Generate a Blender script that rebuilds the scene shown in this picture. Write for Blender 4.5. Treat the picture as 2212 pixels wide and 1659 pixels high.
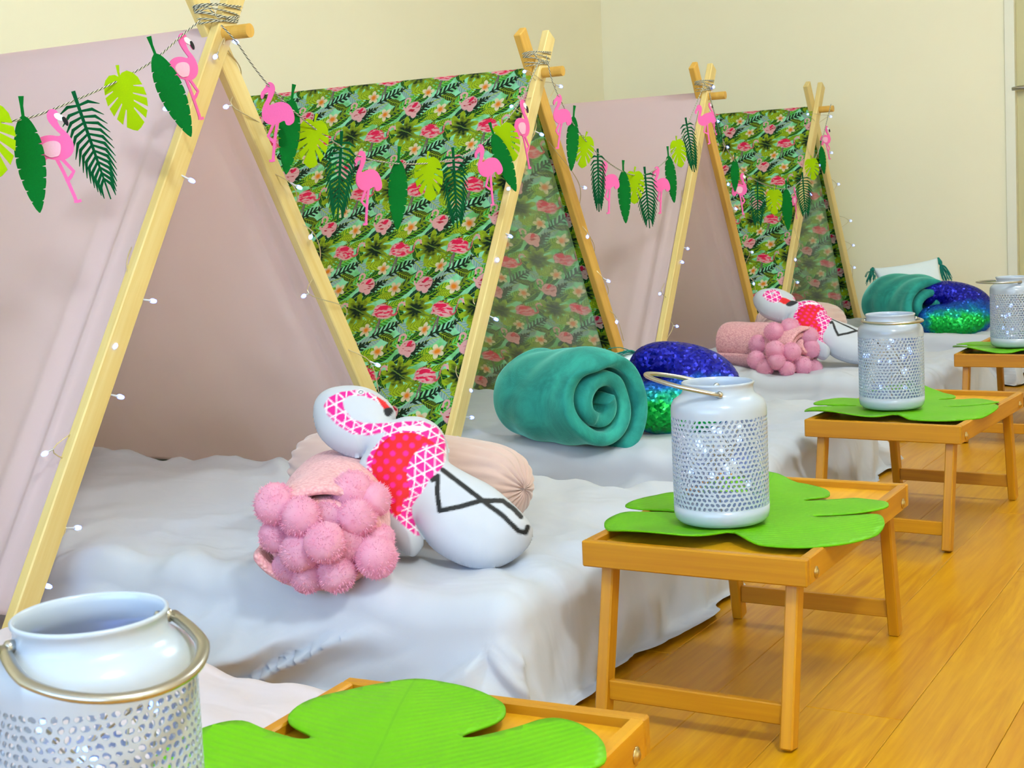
import bpy, bmesh, math, random
import numpy as np
from mathutils import Vector, Matrix
random.seed(7); RNG = np.random.default_rng(7)
PI = math.pi
for o in list(bpy.data.objects): bpy.data.objects.remove(o)
SC = bpy.context.scene
COL = SC.collection

# ------------------------------------------------------------------ camera
FPX, TILT, ROLL, YAW, CAMH, SY = 3024.86, math.radians(5.019), math.radians(-2.633), math.radians(-30.233), 0.664, -108.96
cF = Vector((math.sin(YAW)*math.cos(TILT), math.cos(YAW)*math.cos(TILT), -math.sin(TILT)))
r0 = Vector((math.cos(YAW), -math.sin(YAW), 0)); u0 = r0.cross(cF)
cR = r0*math.cos(ROLL) + u0*math.sin(ROLL); cU = u0*math.cos(ROLL) - r0*math.sin(ROLL)
CAM = Vector((0, 0, CAMH))
cd = bpy.data.cameras.new('camera'); cam = bpy.data.objects.new('camera', cd); COL.objects.link(cam)
cam.matrix_world = Matrix(((cR.x, cU.x, -cF.x, 0), (cR.y, cU.y, -cF.y, 0), (cR.z, cU.z, -cF.z, CAMH), (0, 0, 0, 1)))
cd.sensor_width = 36; cd.lens = FPX/2212*36; cd.shift_y = (SY+0.5)/2212; cd.clip_start = .02
cd.dof.use_dof = True; cd.dof.focus_distance = 2.3; cd.dof.aperture_fstop = 30
SC.camera = cam
def ray(x, y): return cR*((x-1106)/FPX) - cU*((y-830-SY)/FPX) + cF
def at(x, y, ax, v):                       # pixel -> point on an axis plane
    d = ray(x, y); return CAM + d*((v-CAM[ax])/d[ax])
def atp(x, y, p0, n):                      # pixel -> point on any plane
    d = ray(x, y); return CAM + d*((p0-CAM).dot(n)/d.dot(n))
def depth(P): return (P-CAM).dot(cF)

# ------------------------------------------------------------------ world, lights, exposure
w = bpy.data.worlds.new('world'); SC.world = w; w.use_nodes = True
bg = w.node_tree.nodes['Background']; bg.inputs[0].default_value = (.36, .61, 1, 1); bg.inputs[1].default_value = 9.   # bluish sky added as cool fill through the unseen window
SC.view_settings.view_transform = 'Standard'; SC.view_settings.look = 'None'
SC.view_settings.exposure = -0.16; SC.view_settings.gamma = 1; SC.view_settings.use_curve_mapping = False
LIGHTS = [((0.50, 0.35, 2.30), 265.), ((-0.20, 3.45, 2.30), 140.)]      # ceiling globes: place, radiance
GLOBE_R = .12
FILL_WIN = (-2.4, .8, .75, 2.1)                               # unseen window opening added behind the camera for cool fill: x0, x1, z0, z1
pl = bpy.data.lights.new('fill_window_portal', 'AREA'); pl.shape = 'RECTANGLE'; pl.size = FILL_WIN[1]-FILL_WIN[0]; pl.size_y = FILL_WIN[3]-FILL_WIN[2]; pl.cycles.is_portal = True
po = bpy.data.objects.new('fill_window_portal', pl); COL.objects.link(po); po.location = ((FILL_WIN[0]+FILL_WIN[1])/2, -1.99, (FILL_WIN[2]+FILL_WIN[3])/2); po.rotation_euler = (math.pi/2, 0, 0)

# ------------------------------------------------------------------ colour and node helpers
def lin(c):
    def g(v):
        v /= 255.; return v/12.92 if v <= .04045 else ((v+.055)/1.055)**2.4
    return (g(c[0]), g(c[1]), g(c[2]), 1)
class NT:
    def __init__(s, name):
        s.m = bpy.data.materials.new(name); s.m.use_nodes = True; s.t = s.m.node_tree
        s.b = s.t.nodes['Principled BSDF']
    def n(s, typ, **kw):
        x = s.t.nodes.new(typ)
        for k, v in kw.items(): setattr(x, k, v)
        return x
    def put(s, sock, v):
        if hasattr(v, 'is_linked') or isinstance(v, bpy.types.NodeSocket): s.t.links.new(v, sock)
        else: sock.default_value = v
    def math(s, op, a, b=0., clamp=False):
        x = s.n('ShaderNodeMath', operation=op, use_clamp=clamp); s.put(x.inputs[0], a); s.put(x.inputs[1], b); return x.outputs[0]
    def vec(s, op, a, b=(0, 0, 0), c=None):
        x = s.n('ShaderNodeVectorMath', operation=op); s.put(x.inputs[0], a); s.put(x.inputs[1], b)
        if c is not None: s.put(x.inputs[2], c)
        return x.outputs['Value'] if op in ('LENGTH', 'DOT_PRODUCT') else x.outputs[0]
    def mapping(s, v, loc=(0, 0, 0), rot=(0, 0, 0), scale=(1, 1, 1)):
        x = s.n('ShaderNodeMapping'); s.put(x.inputs[0], v)
        x.inputs[1].default_value = loc; x.inputs[2].default_value = rot; x.inputs[3].default_value = scale; return x.outputs[0]
    def mix(s, f, a, b, mode='MIX'):
        x = s.n('ShaderNodeMix', data_type='RGBA', blend_type=mode); s.put(x.inputs[0], f); s.put(x.inputs[6], a); s.put(x.inputs[7], b); return x.outputs[2]
    def rng(s, v, a, b, c=0., d=1.):
        x = s.n('ShaderNodeMapRange'); s.put(x.inputs[0], v); x.inputs[1].default_value = a; x.inputs[2].default_value = b
        x.inputs[3].default_value = c; x.inputs[4].default_value = d; return x.outputs[0]
    def noise(s, v, scale, detail=3., rough=.5, dist=0.):
        x = s.n('ShaderNodeTexNoise'); s.put(x.inputs['Vector'], v); x.inputs['Scale'].default_value = scale
        x.inputs['Detail'].default_value = detail; x.inputs['Roughness'].default_value = rough; x.inputs['Distortion'].default_value = dist; return x
    def coord(s, k='Object'): return s.n('ShaderNodeTexCoord').outputs[k]
    def bump(s, h, strength=.3, dist=.002):
        x = s.n('ShaderNodeBump'); x.inputs['Strength'].default_value = strength; x.inputs['Distance'].default_value = dist
        s.t.links.new(h, x.inputs['Height']); s.t.links.new(x.outputs[0], s.b.inputs['Normal'])
    def set(s, **kw):
        for k, v in kw.items(): s.put(s.b.inputs[k], v)
        return s
def plain(name, c, rough=.6, metal=0., var=.06, scale=20., bump=0., bscale=200., sheen=0., spec=.5, detail=3.):
    k = NT(name); co = k.coord()
    nz = k.noise(co, scale, detail)
    base = lin(c); dk = tuple(v*(1-var*2) for v in base[:3])+(1,); lt = tuple(min(1, v*(1+var)) for v in base[:3])+(1,)
    k.set(**{'Base Color': k.mix(nz.outputs[0], dk, lt), 'Roughness': rough, 'Metallic': metal, 'Sheen Weight': sheen, 'Specular IOR Level': spec})
    if bump: k.bump(k.noise(co, bscale, 2.).outputs[0], bump)
    return k.m
def wood(name, c1, c2, axis=2, rough=.45, fine=60., rnd=True, spec=.5):
    k = NT(name); co = k.coord()
    if rnd:
        oi = k.n('ShaderNodeObjectInfo'); co = k.vec('ADD', co, k.vec('SCALE', (7, 3, 5), (0, 0, 0)))
        cm = k.n('ShaderNodeCombineXYZ'); 
        for i, m_ in enumerate((17., 31., 23.)): k.t.links.new(k.math('MULTIPLY', oi.outputs['Random'], m_), cm.inputs[i])
        co = k.vec('ADD', co, cm.outputs[0])
    sc = [1., 1., 1.]; sc[axis] = .05
    v = k.mapping(co, scale=sc)
    a = k.noise(v, fine*.35, 4., .6, 1.2).outputs[0]; b = k.noise(v, fine*2.2, 2., .5).outputs[0]
    f = k.math('ADD', k.math('MULTIPLY', a, .75), k.math('MULTIPLY', b, .35))
    col = k.mix(k.rng(f, .35, .72), lin(c1), lin(c2))
    if rnd: col = k.mix(k.rng(oi.outputs['Random'], 0, 1, 0, .28), col, lin(tuple(int(q*.82) for q in c1)))
    k.set(**{'Base Color': col, 'Roughness': rough, 'Specular IOR Level': spec}); k.bump(f, .08, .001)
    return k.m
def emit(name, c, strength, base=None):
    k = NT(name); k.set(**{'Base Color': base or lin(c), 'Emission Color': lin(c), 'Emission Strength': strength, 'Roughness': .3}); return k.m
def vcol(name, rough=.6, sheen=0., bump=0., bscale=600.):
    k = NT(name); a = k.n('ShaderNodeVertexColor', layer_name='print')
    k.set(**{'Base Color': a.outputs[0], 'Roughness': rough, 'Sheen Weight': sheen})
    if bump: k.bump(k.noise(k.coord(), bscale, 2.).outputs[0], bump, .001)
    return k.m

# ------------------------------------------------------------------ object helpers
def obj(name, me, mats=None, parent=None, mw=None, smooth=False):
    o = bpy.data.objects.new(name, me); COL.objects.link(o)
    if mats is not None:
        ml = mats if isinstance(mats, (list, tuple)) else [mats]
        if len(me.materials) == 0:
            for m in ml: me.materials.append(m)
        for k, m in enumerate(ml):
            if me.materials[k] != m: o.material_slots[k].link = 'OBJECT'; o.material_slots[k].material = m
    if mw is not None: o.matrix_basis = mw
    if parent is not None: o.parent = parent
    if smooth:
        me.polygons.foreach_set('use_smooth', [True]*len(me.polygons))
    return o
def tag(o, label=None, cat=None, group=None, kind=None):
    for k, v in (('label', label), ('category', cat), ('group', group), ('kind', kind)):
        if v: o[k] = v
    return o
def thing(name, label, cat, loc=(0, 0, 0), rz=0., group=None):
    o = bpy.data.objects.new(name, None); COL.objects.link(o); o.empty_display_size = .05
    o.location = loc; o.rotation_euler = (0, 0, rz); return tag(o, label, cat, group)
def copy_tree(o, parent=None):
    c = o.copy(); COL.objects.link(c); c.parent = parent
    for ch in o.children: copy_tree(ch, c)
    return c
def mesh(name, v, f):
    me = bpy.data.meshes.new(name); me.from_pydata([tuple(map(float, q)) for q in v], [], [tuple(q) for q in f]); me.update(); return me
def bm_mesh(bm, name):
    me = bpy.data.meshes.new(name); bm.normal_update(); bm.to_mesh(me); bm.free(); return me
def box_me(sx, sy, sz, bev=.0015, seg=1, name='box', c=(0, 0, 0)):
    bm = bmesh.new(); bmesh.ops.create_cube(bm, size=1.)
    for v in bm.verts: v.co = Vector((v.co.x*sx+c[0], v.co.y*sy+c[1], v.co.z*sz+c[2]))
    if bev: bmesh.ops.bevel(bm, geom=list(bm.edges), offset=bev, segments=seg, affect='EDGES', profile=.5)
    return bm_mesh(bm, name)
def frame(a, b, xdir=Vector((1, 0, 0))):    # matrix with origin at the middle of a-b, z along a->b, x near xdir
    a, b = Vector(a), Vector(b); z = (b-a).normalized(); x = (xdir-z*xdir.dot(z)).normalized(); y = z.cross(x)
    m = Matrix((x, y, z)).transposed().to_4x4(); m.translation = (a+b)/2; return m
def beam(name, a, b, wx, wy, mat, parent, bev=.0015, xdir=Vector((1, 0, 0))):
    L = (Vector(b)-Vector(a)).length
    return obj(name, box_me(wx, wy, L, bev), mat, parent, frame(a, b, xdir))
def lathe_me(prof, seg=48, name='lathe', cap=True):
    n = len(prof); v = []; f = []
    for i in range(seg):
        a = 2*PI*i/seg
        for r, z in prof: v.append((r*math.cos(a), r*math.sin(a), z))
    for i in range(seg):
        j = (i+1) % seg
        for k in range(n-1):
            f.append((i*n+k, j*n+k, j*n+k+1, i*n+k+1))
    return mesh(name, v, f)
def tube_me(pts, rad, seg=8, name='tube', closed=False, flat=1.):
    P = [Vector(p) for p in pts]; n = len(P); v = []; f = []
    rads = rad if isinstance(rad, (list, tuple)) else [rad]*n
    up = None
    for i, p in enumerate(P):
        a = P[(i-1) % n] if (i or closed) else P[0]; b = P[(i+1) % n] if (i < n-1 or closed) else P[-1]
        t = (b-a).normalized()
        if up is None:
            up = Vector((0, 0, 1)) if abs(t.z) < .9 else Vector((1, 0, 0))
        up = (up-t*up.dot(t)).normalized(); s = t.cross(up)
        for k in range(seg):
            q = 2*PI*k/seg; v.append(p+(up*math.cos(q)*flat+s*math.sin(q))*rads[i])
    m = n if closed else n-1
    for i in range(m):
        j = (i+1) % n
        for k in range(seg):
            l = (k+1) % seg; f.append((i*seg+k, i*seg+l, j*seg+l, j*seg+k))
    if not closed:
        f.append(tuple(range(seg))[::-1]); f.append(tuple(range((n-1)*seg, n*seg)))
    return mesh(name, v, f)
def smooth_line(pts, n=8):                  # Catmull-Rom
    P = [Vector(p) for p in pts]; out = []
    for i in range(len(P)-1):
        p0 = P[max(i-1, 0)]; p1 = P[i]; p2 = P[i+1]; p3 = P[min(i+2, len(P)-1)]
        for k in range(n):
            t = k/n
            out.append(.5*((2*p1)+(p2-p0)*t+(2*p0-5*p1+4*p2-p3)*t*t+(3*p1-p0-3*p2+p3)*t**3))
    out.append(P[-1]); return out
def smooth_poly(pts, n=5):                  # closed Catmull-Rom in 2D
    P = [Vector((p[0], p[1])) for p in pts]; out = []; m = len(P)
    for i in range(m):
        p0, p1, p2, p3 = P[(i-1) % m], P[i], P[(i+1) % m], P[(i+2) % m]
        for k in range(n):
            t = k/n; out.append(.5*((2*p1)+(p2-p0)*t+(2*p0-5*p1+4*p2-p3)*t*t+(3*p1-p0-3*p2+p3)*t**3))
    return [(q.x, q.y) for q in out]
def extrude_me(polys, th, name='cutout', bend=None):   # list of 2D outlines (x, z) -> flat pieces with thickness along y
    v = []; f = []
    for kk, P in enumerate(polys):
        t2 = th/2*(1-.05*min(kk, 6))
        A = sum(P[i][0]*P[(i+1) % len(P)][1]-P[(i+1) % len(P)][0]*P[i][1] for i in range(len(P)))
        if A < 0: P = P[::-1]
        o = len(v); n = len(P)
        v += [(x, -t2, z) for x, z in P]+[(x, t2, z) for x, z in P]
        f.append(tuple(o+i for i in range(n))); f.append(tuple(o+n+i for i in range(n))[::-1])
        for i in range(n):
            j = (i+1) % n; f.append((o+j, o+i, o+n+i, o+n+j))
    return mesh(name, v, f)
def strip(pts, w):                           # thick polyline outline (2D)
    L = []; R = []
    for i, p in enumerate(pts):
        a = pts[max(i-1, 0)]; b = pts[min(i+1, len(pts)-1)]
        d = Vector((b[0]-a[0], b[1]-a[1])).normalized(); nrm = Vector((-d.y, d.x))
        ww = w[i] if isinstance(w, (list, tuple)) else w
        L.append((p[0]+nrm.x*ww/2, p[1]+nrm.y*ww/2)); R.append((p[0]-nrm.x*ww/2, p[1]-nrm.y*ww/2))
    return L+R[::-1]
# numpy value noise
_perm = RNG.permutation(4096)
def _h(i, j, s): return _perm[(_perm[(i+s*131) & 4095]+j) & 4095]/4095.
def vn(x, y, s=0):
    i = np.floor(x).astype(int); j = np.floor(y).astype(int); a = x-i; b = y-j
    a = a*a*a*(a*(a*6-15)+10); b = b*b*b*(b*(b*6-15)+10)
    return (_h(i, j, s)*(1-a)+_h(i+1, j, s)*a)*(1-b)+(_h(i, j+1, s)*(1-a)+_h(i+1, j+1, s)*a)*b
def fbm(x, y, s=0, o=3):
    t = 0; am = .5
    for k in range(o): t = t+am*vn(x*2**k, y*2**k, s+k); am *= .5
    return t/(1-.5**o)
def grid_me(X, Y, Z, name='sheet', uv=None):
    n, m = X.shape; V = np.stack([X, Y, Z], -1).reshape(-1, 3)
    idx = np.arange(n*m).reshape(n, m)
    Fq = np.stack([idx[:-1, :-1], idx[1:, :-1], idx[1:, 1:], idx[:-1, 1:]], -1).reshape(-1, 4)
    me = bpy.data.meshes.new(name)
    me.vertices.add(len(V)); me.vertices.foreach_set('co', V.astype(np.float32).ravel())
    me.loops.add(Fq.size); me.loops.foreach_set('vertex_index', Fq.astype(np.int32).ravel())
    me.polygons.add(len(Fq)); me.polygons.foreach_set('loop_start', np.arange(0, Fq.size, 4, dtype=np.int32))
    me.polygons.foreach_set('use_smooth', np.ones(len(Fq), dtype=bool))
    me.update(calc_edges=True); me.validate()
    if uv is not None:
        l = me.uv_layers.new(name='UVMap'); l.data.foreach_set('uv', uv.reshape(-1, 2)[Fq.ravel()].astype(np.float32).ravel())
    return me
def sstep(a, b, x):
    t = np.clip((x-a)/(b-a), 0, 1); return t*t*(3-2*t)

# ------------------------------------------------------------------ materials
M = {}
M['wall'] = plain('cream_wall_paint', (252, 243, 213), .75, var=.015, scale=3, bump=.05, bscale=120)
M['ceiling'] = plain('ceiling_paint', (250, 249, 244), .8, var=.01)
M['trim'] = plain('white_gloss_trim', (240, 236, 215), .4, var=.01)
M['door'] = plain('olive_cream_door_paint', (205, 196, 145), .35, var=.02, scale=2)
M['chrome'] = plain('brushed_steel', (190, 186, 176), .28, 1., .04, 60)
M['brass'] = plain('brass_bolt', (200, 175, 120), .3, 1., .04)
M['pine'] = wood('pale_pine', (226, 194, 116), (240, 218, 150), 2, .5)
M['pine_dark'] = wood('golden_pine', (212, 158, 60), (230, 182, 84), 2, .5)
M['bamboo'] = wood('bamboo', (174, 110, 0), (204, 144, 10), 2, .42)
M['bamboo_y'] = wood('bamboo_panel', (204, 138, 6), (228, 168, 24), 1, .4)
M['subfloor'] = plain('floor_gap', (150, 96, 20), .8)
M['lantern'] = plain('white_enamel', (178, 187, 199), .22, var=.01, spec=.6)
M['led'] = emit('led_blue_white', (120, 150, 255), 5.)
M['led_tip'] = emit('led_glow', (110, 130, 255), 6.)
M['clear'] = plain('clear_plastic', (220, 222, 230), .15, var=.02)
M['wire'] = plain('clear_coated_wire', (215, 196, 150), .3, .3, var=.1, scale=200)
M['felt_green'] = plain('dark_green_felt', (0, 108, 36), .95, var=.12, scale=90, bump=.3, bscale=900, spec=.15)
M['felt_green2'] = plain('deep_green_felt', (0, 84, 44), .95, var=.12, scale=90, bump=.3, bscale=900, spec=.15)
M['felt_lime'] = plain('lime_felt', (160, 196, 0), .95, var=.08, scale=90, bump=.3, bscale=900, spec=.15)
M['felt_pink'] = plain('pink_felt', (252, 112, 180), .95, var=.06, scale=90, bump=.3, bscale=900, spec=.15)
M['felt_pale'] = plain('pale_pink_felt', (250, 192, 216), .95, var=.05, scale=90, bump=.3, bscale=900, spec=.15)
M['felt_white'] = plain('white_felt', (245, 245, 245), .95, var=.03, bump=.2, bscale=900)
M['felt_black'] = plain('black_felt', (22, 22, 24), .9, var=.1, bump=.2, bscale=900)
M['foam_green'] = None
M['print'] = vcol('printed_pillow_cotton', .7, 0., .08, 700)
M['velvet'] = plain('blush_velvet', (208, 176, 165), .8, var=.05, scale=30, bump=.1, bscale=700, sheen=.5)
M['pompom'] = plain('pink_pompom_yarn', (250, 176, 204), .95, var=.10, scale=60, bump=.4, bscale=700, sheen=.4)
kp = NT('pink_pompom_yarn'); npm = kp.noise(kp.coord(), 60., 3.); cpm = kp.mix(npm.outputs[0], lin((246, 168, 200)), lin((255, 206, 224))); kp.set(**{'Base Color': cpm, 'Roughness': .95})
tlp = kp.n('ShaderNodeBsdfTranslucent'); kp.put(tlp.inputs[0], cpm); mxp = kp.n('ShaderNodeMixShader'); mxp.inputs[0].default_value = .4
kp.t.links.new(kp.b.outputs[0], mxp.inputs[1]); kp.t.links.new(tlp.outputs[0], mxp.inputs[2]); kp.t.links.new(mxp.outputs[0], kp.t.nodes['Material Output'].inputs[0]); M['pompom'] = kp.m
M['teal_yarn'] = plain('teal_tassel_yarn', (16, 132, 116), .9, var=.2, scale=120, bump=.4, bscale=500)
M['white_cushion'] = plain('white_cushion_cotton', (226, 236, 240), .8, var=.02, bump=.1, bscale=500)
def twine():
    k = NT('black_white_twine'); uvn = k.coord('UV'); wv = k.n('ShaderNodeTexWave', wave_type='BANDS', bands_direction='DIAGONAL')
    k.t.links.new(uvn, wv.inputs[0]); wv.inputs['Scale'].default_value = 1.
    k.set(**{'Base Color': k.mix(k.rng(wv.outputs['Fac'], .45, .6), lin((38, 40, 34)), lin((226, 222, 196))), 'Roughness': .9}); return k.m
M['twine'] = twine()
def sheet_mat(name, c):
    k = NT(name); co = k.coord(); nz = k.noise(co, 5., 3.); fine = k.noise(co, 900., 1.)
    b = lin(c); k.set(**{'Base Color': k.mix(nz.outputs[0], tuple(v*.97 for v in b[:3])+(1,), b), 'Roughness': .85, 'Sheen Weight': .15})
    wr = k.noise(k.mapping(co, rot=(0, 0, .6), scale=(1, 1.9, 1)), 7., 1.5, .5, .8)
    k.bump(k.math('ADD', wr.outputs[0], k.math('MULTIPLY', fine.outputs[0], .01)), .3, .02); return k.m
M['sheet'] = sheet_mat('white_cotton_sheet', (194, 197, 205)); M['sheet_pink'] = sheet_mat('pale_pink_cotton_sheet', (200, 187, 191))
M['mattress'] = plain('mattress_ticking', (225, 222, 215), .9)
def translucent(k, col, f):
    tl = k.n('ShaderNodeBsdfTranslucent'); k.put(tl.inputs[0], col); mx = k.n('ShaderNodeMixShader'); mx.inputs[0].default_value = f
    k.t.links.new(k.b.outputs[0], mx.inputs[1]); k.t.links.new(tl.outputs[0], mx.inputs[2]); k.t.links.new(mx.outputs[0], k.t.nodes['Material Output'].inputs[0])
def fabric_mat(name, c, tr=.6):
    k = NT(name); co = k.coord(); nz = k.noise(co, 4., 3.); wv = k.noise(co, 1400., 1.)
    b = lin(c); k.set(**{'Base Color': k.mix(nz.outputs[0], tuple(v*.95 for v in b[:3])+(1,), b), 'Roughness': .9, 'Sheen Weight': .1})
    k.bump(wv.outputs[0], .1, .001)
    translucent(k, b, tr); return k.m
M['canopy_pink'] = fabric_mat('pale_pink_canopy_cotton', (252, 236, 238))
def knit():
    k = NT('pink_knit'); co = k.coord(); v = k.n('ShaderNodeTexVoronoi'); k.t.links.new(k.mapping(co, scale=(1, 1, 1)), v.inputs['Vector']); v.inputs['Scale'].default_value = 190.
    k.set(**{'Base Color': k.mix(v.outputs['Distance'], lin((244, 186, 186)), lin((214, 140, 146))), 'Roughness': .9, 'Sheen Weight': .3}); k.bump(k.math('SUBTRACT', 1., v.outputs['Distance']), .6, .003); return k.m
M['knit'] = knit()
def plush():
    k = NT('teal_plush'); co = k.coord(); a = k.noise(co, 9., 4., .6, 1.5); b = k.noise(co, 420., 2.)
    col = k.mix(k.rng(a.outputs[0], .35, .7), lin((12, 122, 112)), lin((44, 168, 150)))
    k.set(**{'Base Color': col, 'Roughness': .85, 'Sheen Weight': .9, 'Sheen Roughness': .35, 'Sheen Tint': lin((150, 235, 215))}); k.bump(b.outputs[0], .35, .002); return k.m
M['plush'] = plush()
def sequin():
    k = NT('blue_green_sequins'); co = k.coord(); v = k.n('ShaderNodeTexVoronoi'); k.t.links.new(co, v.inputs['Vector']); v.inputs['Scale'].default_value = 170.
    nz = k.noise(co, 30., 2.)
    sep = k.n('ShaderNodeSeparateXYZ'); k.t.links.new(co, sep.inputs[0])
    hgt = k.math('ADD', k.math('ADD', k.math('MULTIPLY', sep.outputs[1], .8), k.math('MULTIPLY', sep.outputs[2], .6)), k.math('MULTIPLY', k.math('SUBTRACT', nz.outputs[0], .5), .05))
    c1 = k.mix(k.rng(hgt, -.088, -.062), lin((0, 170, 60)), lin((0, 110, 200))); c2 = k.mix(k.rng(hgt, -.075, -.03), c1, lin((10, 16, 150)))
    k.set(**{'Base Color': c2, 'Metallic': .6, 'Roughness': k.rng(v.outputs['Color'], 0., 1., .22, .5)})
    gn = k.n('ShaderNodeNewGeometry'); jit = k.vec('SCALE', k.vec('SUBTRACT', v.outputs['Color'], (.5, .5, .5))); jit.node.inputs['Scale'].default_value = .9
    k.put(k.b.inputs['Normal'], k.vec('NORMALIZE', k.vec('ADD', gn.outputs['Normal'], jit))); return k.m
M['sequin'] = sequin()
def monstera_mat():
    k = NT('green_foam_leaf'); co = k.coord(); sep = k.n('ShaderNodeSeparateXYZ'); k.t.links.new(co, sep.inputs[0])
    ax = k.math('ABSOLUTE', sep.outputs[0])
    q = k.math('SUBTRACT', k.math('MULTIPLY', ax, .55), sep.outputs[1])
    nz = k.noise(co, 9., 2.)
    wv = k.math('SINE', k.math('ADD', k.math('MULTIPLY', q, 620.), k.math('MULTIPLY', nz.outputs[0], 9.)))
    rib = k.math('LESS_THAN', ax, .0012)
    base = k.mix(nz.outputs[0], lin((80, 156, 0)), lin((108, 182, 0)))
    k.set(**{'Base Color': k.mix(k.math('MULTIPLY', rib, .5), base, lin((80, 150, 10))), 'Roughness': .45, 'Specular IOR Level': .2})
    k.bump(k.math('MULTIPLY', wv, k.rng(ax, .0, .02, 0, 1)), .12, .0015); return k.m
M['foam_green'] = monstera_mat()
def plank_mat():
    k = NT('golden_laminate_planks'); co = k.coord(); oi = k.n('ShaderNodeObjectInfo')
    cm = k.n('ShaderNodeCombineXYZ'); 
    for i, m_ in enumerate((13., 29., 7.)): k.t.links.new(k.math('MULTIPLY', oi.outputs['Random'], m_), cm.inputs[i])
    v = k.vec('ADD', co, cm.outputs[0])
    a = k.noise(k.mapping(v, scale=(1, .07, 1)), 30., 4., .6, 2.2).outputs[0]; b = k.noise(k.mapping(v, scale=(1, .04, 1)), 160., 2.).outputs[0]
    g = k.noise(k.mapping(v, scale=(1, .35, 1)), 5., 2.).outputs[0]
    f = k.math('ADD', k.math('MULTIPLY', a, .7), k.math('MULTIPLY', b, .3))
    c = k.mix(k.rng(f, .34, .66), lin((168, 106, 0)), lin((208, 154, 8)))
    c = k.mix(k.rng(g, .4, .7, 0, .5), c, lin((206, 152, 14)))
    c = k.mix(k.rng(oi.outputs['Random'], 0, 1, 0, .35), c, lin((182, 112, 0)))
    k.set(**{'Base Color': c, 'Roughness': .34, 'Specular IOR Level': .3}); k.bump(f, .04, .001); return k.m
M['plank'] = plank_mat()

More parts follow.
